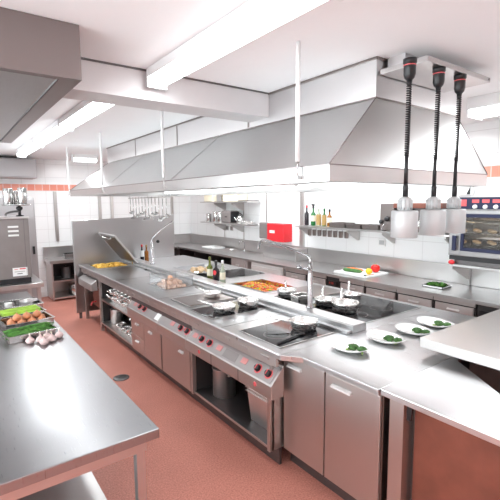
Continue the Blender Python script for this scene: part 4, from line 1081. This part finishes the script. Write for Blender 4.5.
obj('steam_knob', MB().ball((4.575, 3.33, 1.62), .028, (.7, 1, 1)), M['black'], t)
obj('steam_wand', MB().tube(spl([(4.60, 3.26, 1.60), (4.55, 3.27, 1.58), (4.53, 3.28, 1.52)]), .007, 8), M['chrome'], t)
obj('foot', MB().box(4.62, 4.66, 2.56, 2.6, 1.501, 1.51), M['black'], t)
obj('foot', MB().box(4.84, 4.88, 2.56, 2.6, 1.501, 1.51), M['black'], t)
obj('foot', MB().box(4.62, 4.66, 3.3, 3.34, 1.501, 1.51), M['black'], t)
obj('foot', MB().box(4.84, 4.88, 3.3, 3.34, 1.501, 1.51), M['black'], t)
tag(obj('milk_jug', MB().lathe([(.035, 0), (.045, .02), (.042, .06), (.035, .085), (.04, .1), (.038, .1), (.03, .08), (.03, .01)], (4.66, 3.38+.06, 1.5655) if False else (4.56+.1, 2.84, 1.5455), 20), M['polish']), 'small steel milk jug on the coffee machine drip tray', 'jug')

# combi oven
OX = 4.42; oy0, oy1, oz0, oz1 = 1.44, 2.33, 1.30, 1.925
t = thing('oven', 'steel combi oven with dark blue panel and lit window at right', 'oven', (4.65, 1.9, 1.27))
m = MB()
m.box(OX, 4.90, oy1-.03, oy1, oz0, oz1).box(OX, 4.90, oy0, oy0+.03, oz0, oz1).box(OX, 4.90, oy0+.03, oy1-.03, oz0, oz0+.03).box(OX, 4.90, oy0+.03, oy1-.03, 1.79, oz1).box(4.87, 4.90, oy0+.03, oy1-.03, oz0+.03, 1.79)
obj('casing', m, M['ovensteel'], t, .003)
obj('cavity', MB().box(4.86, 4.868, oy0+.032, oy1-.032, oz0+.032, 1.788).box(OX+.03, 4.86, oy1-.036, oy1-.031, oz0+.032, 1.788).box(OX+.03, 4.86, oy0+.031, oy0+.036, oz0+.032, 1.788), M['darksteel'], t)
dr = obj('door', MB().slab([0, 1], [0, 1], [], 0, .01) if False else
    MB().box(OX-.03, OX-.002, oy0+.02, oy0+.13, oz0+.01, 1.79).box(OX-.03, OX-.002, oy1-.14, oy1-.02, oz0+.01, 1.79).box(OX-.03, OX-.002, oy0+.13, oy1-.14, oz0+.01, oz0+.06).box(OX-.03, OX-.002, oy0+.13, oy1-.14, 1.75, 1.79), M['ovensteel'], t, .003)
wy0, wy1, wz0, wz1 = oy0+.13, oy1-.14, oz0+.06, 1.75
m = MB().box(OX-.034, OX-.004, wy0, wy0+.03, wz0, wz1).box(OX-.034, OX-.004, wy1-.03, wy1, wz0, wz1).box(OX-.034, OX-.004, wy0+.03, wy1-.03, wz0, wz0+.035).box(OX-.034, OX-.004, wy0+.03, wy1-.03, wz1-.035, wz1)
obj('window_frame', m, M['blue'], dr)
obj('window_pane', MB().box(OX-.02, OX-.015, wy0+.03, wy1-.03, wz0+.035, wz1-.035), M['window'], dr)
obj('handle', MB().box(OX-.075, OX-.055, oy1-.11, oy1-.07, 1.36, 1.52).box(OX-.06, OX-.028, oy1-.10, oy1-.08, 1.37, 1.39).box(OX-.06, OX-.028, oy1-.10, oy1-.08, 1.49, 1.51), M['blue'], dr, .004)
obj('control_panel', MB().box(OX-.02, OX-.001, oy0, oy1, 1.80, oz1-.005), M['blue'], t, .003)
for k, y in enumerate((2.06, 1.96, 1.86)):
    kb = obj('knob', MB().lathe([(.022, 0), (.02, .02), (.016, .024)], (OX-.02, y, 1.825), 18, Matrix.Rotation(-PI/2, 3, 'Y')), M['white'], t)
    obj('display', MB().box(OX-.0225, OX-.0201, y-.035, y+.035, 1.865, 1.90), M['redmark'], t)
obj('keypad', MB().box(OX-.0225, OX-.0201, 2.15, 2.23, 1.83, 1.90), M['redmark'], t)
obj('nameplate', MB().box(OX-.0225, OX-.0201, 1.68, 1.76, 1.875, 1.892), M['garlic'], t)
m = MB()
for z in (1.42, 1.54, 1.66): 
    for k in range(12): m.tube([(OX+.04, oy0+.05+k*.072, z), (4.85, oy0+.05+k*.072, z)], .002, 5)
    for x in (OX+.05, 4.84): m.tube([(x, oy0+.04, z), (x, oy1-.04, z)], .004, 5)
obj('rack', m, M['polish'], t)
obj('lamp', MB().ball((4.6, oy1-.10, 1.74), .03), M['ovenbulb'], t)
obj('base', MB().box(OX+.02, 4.9, oy0, oy1, 1.25, 1.298), M['black'], t, .003)
k_ = 0
for (z, n_, mt, nm, cat) in ((1.545, 9, 'roll', 'bread_roll', 'bread'), (1.425, 9, 'roll', 'bread_roll', 'bread')):
    base = None
    for i in range(n_):
        if base is None: base = obj(nm, MB().ball((0,0,.022), .028, (1, 1.2, .7), 2, .04), M[mt]); q = base
        else: q = base.copy(); C.objects.link(q)
        q.location = (4.50 + .11*(i % 2), oy0+.17+.075*i, z+.002)
        q['label'] = 'browned roll baking on the %s rack inside the lit oven' % ('upper' if z > 1.5 else 'lower'); q['category'] = cat; q['group'] = 'rolls on the %s oven rack' % ('upper' if z > 1.5 else 'lower')
t = thing('valve', 'small red valve knob below the left corner of the oven', 'valve', (4.44, 2.29, 1.24))
obj('knob', MB().ball((4.42, 2.29, 1.222), .034, (.8, 1, .8)), M['red'], t)
obj('pipe', MB().tube([(4.44, 2.29, 1.222), (4.85, 2.29, 1.222)], .008, 8), M['polish'], t)
# shelf that carries the oven
t = thing('oven_stand', 'low steel stand carrying the oven over the wall worktop', 'stand', (4.65, 1.9, .901))
m = MB().box(4.44, 4.90, oy0-.02, oy1+.005, 1.175, 1.20)
obj('top', m, M['steel'], t, .003)
m = MB().box(4.46, 4.88, oy0+.02, oy1-.05, 1.201, 1.249)
obj('riser', m, M['darksteel'], t)
for (x, y) in ((4.86, oy0), (4.86, oy1-.03)): obj('leg', MB().box(x, x+.03, y, y+.03, .902, 1.174), M['steel'], t)
for y in (oy0+.0, oy1-.03): obj('bracket', MB().prism([(4.86, 1.174), (4.86, .98), (4.84, .98), (4.48, 1.15), (4.48, 1.174)], y+.005, y+.02, 'y'), M['front'], t)

# ------------------------------------------------------------------ left preparation table
t = thing('preparation_table', 'long stainless preparation table in the left foreground', 'table', (-.1, 3.4, 0))
obj('top', MB().box(-.75, .70, 1.64, 5.26, .855, .90), M['table'], t, .004)
for (x, y) in ((.62, 1.72), (.62, 5.14), (-.72, 1.72), (-.72, 5.14), (.62, 3.4), (-.72, 3.4)):
    obj('leg', MB().box(x, x+.04, y, y+.04, .001, .854), M['steel'], t)
obj('undershelf', MB().box(-.70, .615, 1.70, 5.2, .22, .245), M['steel'], t)
for y in (1.70, 5.17): obj('apron', MB().box(-.70, .66, y, y+.015, .78, .854), M['steel'], t)

# food trays on that table (all turned a little)
def rot_pts(cx, cy, rz, x, y): return (cx+x*math.cos(rz)-y*math.sin(rz), cy+x*math.sin(rz)+y*math.cos(rz))
RZ = .12
t = tray('bain_marie_pan', .36, .69, 4.30, 4.62, .9013, .045, 'steel pan with a round dish, farthest of the trays on the preparation table', 'tray', RZ*.5)
t = thing('round_dish', 'round steel dish inside the farthest tray on the preparation table', 'dish', (.60, 4.47, .906))
obj('dish', MB().lathe([(.06, 0), (.075, .01), (.082, .05), (.086, .052), (.079, .05), (.07, .012), (.02, .008)], (0,0,0), 28), M['steel'], t, world=False)
t = thing('small_cup', 'small white pot at the left inside the farthest tray', 'cup', (.425, 4.42, .906)); t.name = 'cup'
obj('cup_body', MB().lathe([(.03, 0), (.035, .06), (.037, .062), (.032, .06), (.027, .006)], (0,0,0), 20), M['china'], t, world=False)
cx, cy = .48, 4.08
tray('food_tray', .31, .65, 3.97, 4.19, .9013, .05, 'steel tray holding celery sticks on the preparation table', 'tray', RZ)
pr = None
for k in range(6):
    xo, yo = -.16, -.085 + .034*k
    zz = .922 if k % 2 == 0 else .940
    yo *= .85; a = rot_pts(cx, cy, RZ, -.145, yo); b_ = rot_pts(cx, cy, RZ, .15, yo)
    m = MB(); segs = []
    prof = [(-.016, .012), (-.012, -.004), (0, -.010), (.012, -.004), (.016, .012), (.010, .006), (0, 0), (-.010, .006)]
    d_ = Vector((b_[0]-a[0], b_[1]-a[1], 0)); L_ = d_.length; d_.normalize(); w = Vector((-d_.y, d_.x, 0))
    rings = []
    for u in (0, .3, .6, 1):
        c0 = Vector((a[0], a[1], zz+.012+.008*u)) + d_*L_*u; sc_ = 1.2-.35*u
        rings.append([m.b.verts.new(c0 + w*p[0]*sc_ + Vector((0,0,p[1]*sc_))) for p in prof])
    for i in range(3):
        for j in range(8): m.b.faces.new((rings[i][j], rings[i][(j+1) % 8], rings[i+1][(j+1) % 8], rings[i+1][j]))
    m.b.faces.new(rings[0][::-1]); m.b.faces.new(rings[-1])
    tag(obj('celery_stick', m, M['celery']), 'celery stick, %s from the near side in its steel tray' % ow[k], 'celery', 'celery sticks in the tray')
cx, cy = .485, 3.79
tray('food_tray', .31, .66, 3.67, 3.91, .9013, .05, 'steel tray holding brown onions on the preparation table', 'tray', RZ)
base = None
op = [(-.14, -.06, 0), (-.055, -.07, 0), (.03, -.065, 0), (.115, -.06, 0), (-.12, .03, 0), (-.035, .025, 0), (.05, .03, 0), (.135, .035, 0), (-.0, -.02, 1), (.09, -.01, 1), (-.08, -.02, 1)]
words = ['front-left', 'front row second', 'front row third', 'front-right', 'back-left', 'back row second', 'back row third', 'back-right', 'top middle', 'top right', 'top left']
for k, (xo, yo, lv) in enumerate(op):
    p = rot_pts(cx, cy, RZ, xo*.9, yo*.85)
    t = thing('onion', 'brown onion at the %s of the onion tray' % words[k], 'onion', (p[0], p[1], .9055 + .042*lv), random.uniform(0, 6), 'onions in the tray')
    t.scale = (.86, .86, .86)
    if base is None:
        m1 = MB().lathe([(.005, 0), (.02, .003), (.034, .02), (.038, .034), (.033, .050), (.018, .062), (.006, .070), (.004, .078)], (0,0,0), 18)
        base = obj('bulb', m1, M['onion'], t, world=False)
        tip = obj('tip', MB().tube([(0,0,.074), (.003,0,.088)], .004, 6, .002), M['roll'], t, world=False)
    else:
        for s0 in (base, tip): c = s0.copy(); C.objects.link(c); c.parent = t
cx, cy = .455, 3.43
tray('food_tray', .29, .62, 3.32, 3.54, .9013, .05, 'steel tray heaped with green herbs, nearest tray on the preparation table', 'tray', RZ)
m = MB()
for k in range(330):
    xo = random.uniform(-.17, .17); yo = random.uniform(-.085, .085); zz = .925 + random.uniform(0, .05)*(1-abs(yo)*6)
    l = random.uniform(.03, .07); a = RZ + random.uniform(-.5, .5)
    p = rot_pts(cx, cy, RZ, xo*.7, yo); dx, dy = l*math.cos(a), l*math.sin(a)
    m.tube([(p[0]-dx, p[1]-dy, zz), (p[0], p[1], zz+.012), (p[0]+dx, p[1]+dy, zz+.002)], .0035, 4)
bx_ = [rot_pts(cx, cy, RZ, *q) for q in ((-.155, -.10), (.155, -.10), (.155, .10), (-.155, .10))]
m.prism(bx_, .9065, .935)
tag(obj('green_beans', m, M['herb']), 'heap of thin green beans in the nearest steel tray', 'beans', kind='stuff')
base = None
gp = [(.44, 3.25, 'leftmost'), (.505, 3.235, 'second from left, in front'), (.555, 3.275, 'middle, at back'), (.575, 3.205, 'fourth from left, in front'), (.635, 3.255, 'rightmost'), (.515, 3.16, 'closest to the camera')]
for x, y, w_ in gp:
    t = thing('garlic_bulb', 'pinkish white garlic bulb on the table by the beans, %s' % w_, 'garlic', (x-.01, y, .9012), random.uniform(0, 6), 'garlic bulbs on the preparation table')
    if base is None:
        m1 = MB().lathe([(.008, 0), (.022, .003), (.030, .016), (.028, .028), (.014, .042), (.005, .050), (.004, .060)], (0,0,0), 24)
        for v in m1.b.verts:
            a = math.atan2(v.co.y, v.co.x); k = 1+.07*math.cos(8*a); v.co.x *= k; v.co.y *= k
        base = obj('cloves', m1, M['garlic'], t, world=False)
        tip = obj('stalk', MB().tube([(0,0,.055), (.004,0,.072)], .004, 6), M['label'], t, world=False)
    else:
        for s0 in (base, tip): c = s0.copy(); C.objects.link(c); c.parent = t

# ------------------------------------------------------------------ far left corner
t = thing('side_table', 'steel table under the grey machine at the far left', 'table', (.3, 6.35, 0))
obj('top', MB().box(-.75, 1.00, 5.95, 6.85, .80, .86), M['steel'], t, .004)
for (x, y) in ((.92, 6.0), (.92, 6.78), (-.7, 6.0), (-.7, 6.78)): obj('leg', MB().box(x, x+.045, y, y+.045, .001, .799), M['steel'], t)
t = thing('dishwasher', 'grey-brown steel machine with three louvre slots and warning sticker', 'machine', (.4, 6.4, .861)); t.name = 'kitchen_machine'
mx0, mx1, my0, my1 = -.2, .88, 6.05, 6.72
obj('casing', MB().box(mx0, mx1, my0, my1, .93, 1.70), M['machine'], t, .008)
obj('base', MB().box(mx0+.02, mx1-.01, my0+.01, my1-.02, .861, .93), M['black'], t)
obj('top_plate', MB().box(mx0-.01, mx1+.01, my0-.01, my1, 1.701, 1.725), M['steel'], t, .003)
for z in (1.60, 1.545, 1.49): obj('louvre', MB().box(.64, .76, my0-.006, my0-.001, z-.012, z+.012), M['white'], t, .005)
st = obj('sticker', MB().box(.66, .83, my0-.003, my0-.0005, .96, 1.07), M['white'], t)
obj('print', MB().box(.74, .81, my0-.0045, my0-.0031, 1.045, 1.06).box(.68, .72, my0-.0045, my0-.0031, 1.045, 1.052), M['redmark'], st)
obj('print', MB().box(.71, .77, my0-.0045, my0-.0031, .985, .995).box(.68, .80, my0-.0045, my0-.0031, 1.015, 1.02), M['darksteel'], st)
obj('side_edge', MB().box(mx1-.06, mx1-.055, my0-.003, my0-.0005, .94, 1.69), M['darksteel'], t)
# tray of canisters on a pedestal above
t = thing('mixer_stand', 'pedestal with a round steel tray standing on top of the grey machine', 'stand', (.78, 6.3, 1.726))
obj('post', MB().lathe([(.05, 1.726), (.05, 1.735), (.018, 1.745), (.018, 1.80), (.04, 1.82), (.04, 1.85), (.02, 1.855), (.02, 1.865)], (.82, 6.3, 0), 18), M['black'], t)
obj('arm', MB().tube(spl([(.82, 6.3, 1.79), (.74, 6.25, 1.79), (.66, 6.2, 1.77), (.64, 6.2, 1.74)]), .014, 8), M['darksteel'], t)
obj('tray', MB().lathe([(.12, 1.865), (.17, 1.872), (.175, 1.885), (.165, 1.88), (.1, 1.876)], (.79, 6.32, 0), 30), M['polish'], t)
for i, (x, y, r, h, w_) in enumerate(((.70, 6.30, .06, .21, 'left'), (.86, 6.26, .055, .22, 'right'), (.80, 6.42, .05, .18, 'rear'))):
    canister(x, y, 1.8825, r, h, 'shiny steel canister on the round tray above the grey machine, %s one' % w_, lid=False)
# tall column/fridge side behind it
t = thing('tall_cabinet', 'tall pale grey upright cabinet behind the grey machine', 'cabinet', (.6, 7.6, 0))
obj('body', MB().box(-.3, 1.13, 7.1, 7.9, .08, 1.98), M['greypaint'], t, .004)
obj('door', MB().box(-.28, 1.11, 7.075, 7.098, .1, 1.96), M['greypaint'], t, .004)
obj('handle', MB().box(1.06, 1.09, 7.04, 7.074, 1.12, 1.24), M['black'], t, .003)
obj('foot', MB().box(-.25, -.2, 7.15, 7.2, .001, .08), M['darksteel'], t)
obj('foot', MB().box(1.0, 1.05, 7.15, 7.2, .001, .08), M['darksteel'], t)
obj('foot', MB().box(-.25, -.2, 7.8, 7.85, .001, .08), M['darksteel'], t)
obj('foot', MB().box(1.0, 1.05, 7.8, 7.85, .001, .08), M['darksteel'], t)
t = thing('wall_cabinet', 'grey steel box cabinet high on the wall at the far left', 'cabinet', (.7, 8.7, 2.3))
obj('body', MB().box(-.2, 1.45, 8.6, YF-.003, 2.36, 2.70), M['greypaint'], t, .004)
obj('door', MB().box(-.18, .62, 8.575, 8.598, 2.38, 2.68), M['greypaint'], t, .003)
obj('door', MB().box(.64, 1.43, 8.575, 8.598, 2.38, 2.68), M['greypaint'], t, .003)
# far low table with pots
t = thing('low_shelf_unit', 'low steel cabinet with two open shelves against the far tiled wall', 'shelf unit', (2.1, 8.9, 0))
ux0, ux1, uy0, uy1 = 1.58, 2.56, 8.55, YF-.025
m = MB().box(ux0, ux0+.03, uy0, uy1, .02, .74).box(ux1-.03, ux1, uy0, uy1, .02, .74).box(ux0+.03, ux1-.03, uy0, uy1, .04, .07).box(ux0+.03, ux1-.03, uy1-.02, uy1, .07, .74)
obj('body', m, M['front'], t, .003)
obj('shelf', MB().box(ux0+.031, ux1-.031, uy0+.01, uy1-.021, .37, .40), M['steel'], t)
obj('top', MB().box(ux0-.03, ux1+.03, uy0-.03, uy1, .74, .80), M['steel'], t, .003)
obj('upstand', MB().box(ux0-.03, ux1+.03, uy1-.03, uy1, .801, 1.02), M['steel'], t, .003)
obj('shade_rear', MB().box(ux0+.031, ux1-.031, uy1-.026, uy1-.021, .401, .739), M['dark'], t)  # dark sheet standing in for shade behind the upper shelf
tray('food_tray', 1.86, 2.10, 8.68, 8.90, .801, .09, 'steel container on top of the low cabinet at the far wall, left one')
tray('food_tray', 2.13, 2.23, 8.70, 8.86, .801, .08, 'narrow steel container on top of the low far cabinet, right one')
canister(2.04, 8.75, .071, .13, .19, 'steel pot with lid on the bottom shelf of the low far cabinet', name='cooking_pot')
canister(1.90, 8.85, .401, .09, .20, 'dark pot on the upper shelf of the low far cabinet', 'darksteel', True, 'cooking_pot')
canister(2.22, 8.78, .401, .12, .24, 'tall steel pot on the upper shelf of the low far cabinet', 'polish', True, 'cooking_pot')

# floor drain
t = thing('floor_drain', 'round dark drain cover in the red floor of the left aisle', 'drain', (1.42, 4.31, 0))
obj('cover', MB().lathe([(.085, .0008), (.085, .006), (.078, .009), (.02, .009)], (0,0,0), 32), M['darksteel'], t, world=False)
m = MB()
for k in range(5): m.box(-.05, .05, -.045+k*.02, -.037+k*.02, .0091, .0096)
obj('slot', m, M['black'], t, world=False)

# ------------------------------------------------------------------ camera
cam = D.cameras.new('camera'); co = D.objects.new('camera', cam); C.objects.link(co)
yaw, pitch, roll = .6352848, -.1173038, -.0082413
f_ = Vector((math.sin(yaw)*math.cos(pitch), math.cos(yaw)*math.cos(pitch), math.sin(pitch)))
r_ = Vector((math.cos(yaw), -math.sin(yaw), 0)); u_ = r_.cross(f_)
r2 = r_*math.cos(roll) + u_*math.sin(roll); u2 = -r_*math.sin(roll) + u_*math.cos(roll)
Mx = Matrix((r2, u2, -f_)).transposed().to_4x4(); Mx.translation = Vector((0, 0, 1.9)); co.matrix_world = Mx
cam.sensor_width = 36; cam.lens = 413.466/500*36; cam.clip_start = .05
sc = bpy.context.scene; sc.camera = co
w = D.worlds.new('world'); sc.world = w; w.use_nodes = True
w.node_tree.nodes['Background'].inputs[0].default_value = (.89, .97, 1, 1); w.node_tree.nodes['Background'].inputs[1].default_value = 6.0
vs = sc.view_settings; vs.view_transform = 'Standard'; vs.look = 'None'; vs.gamma = 1; vs.exposure = .28
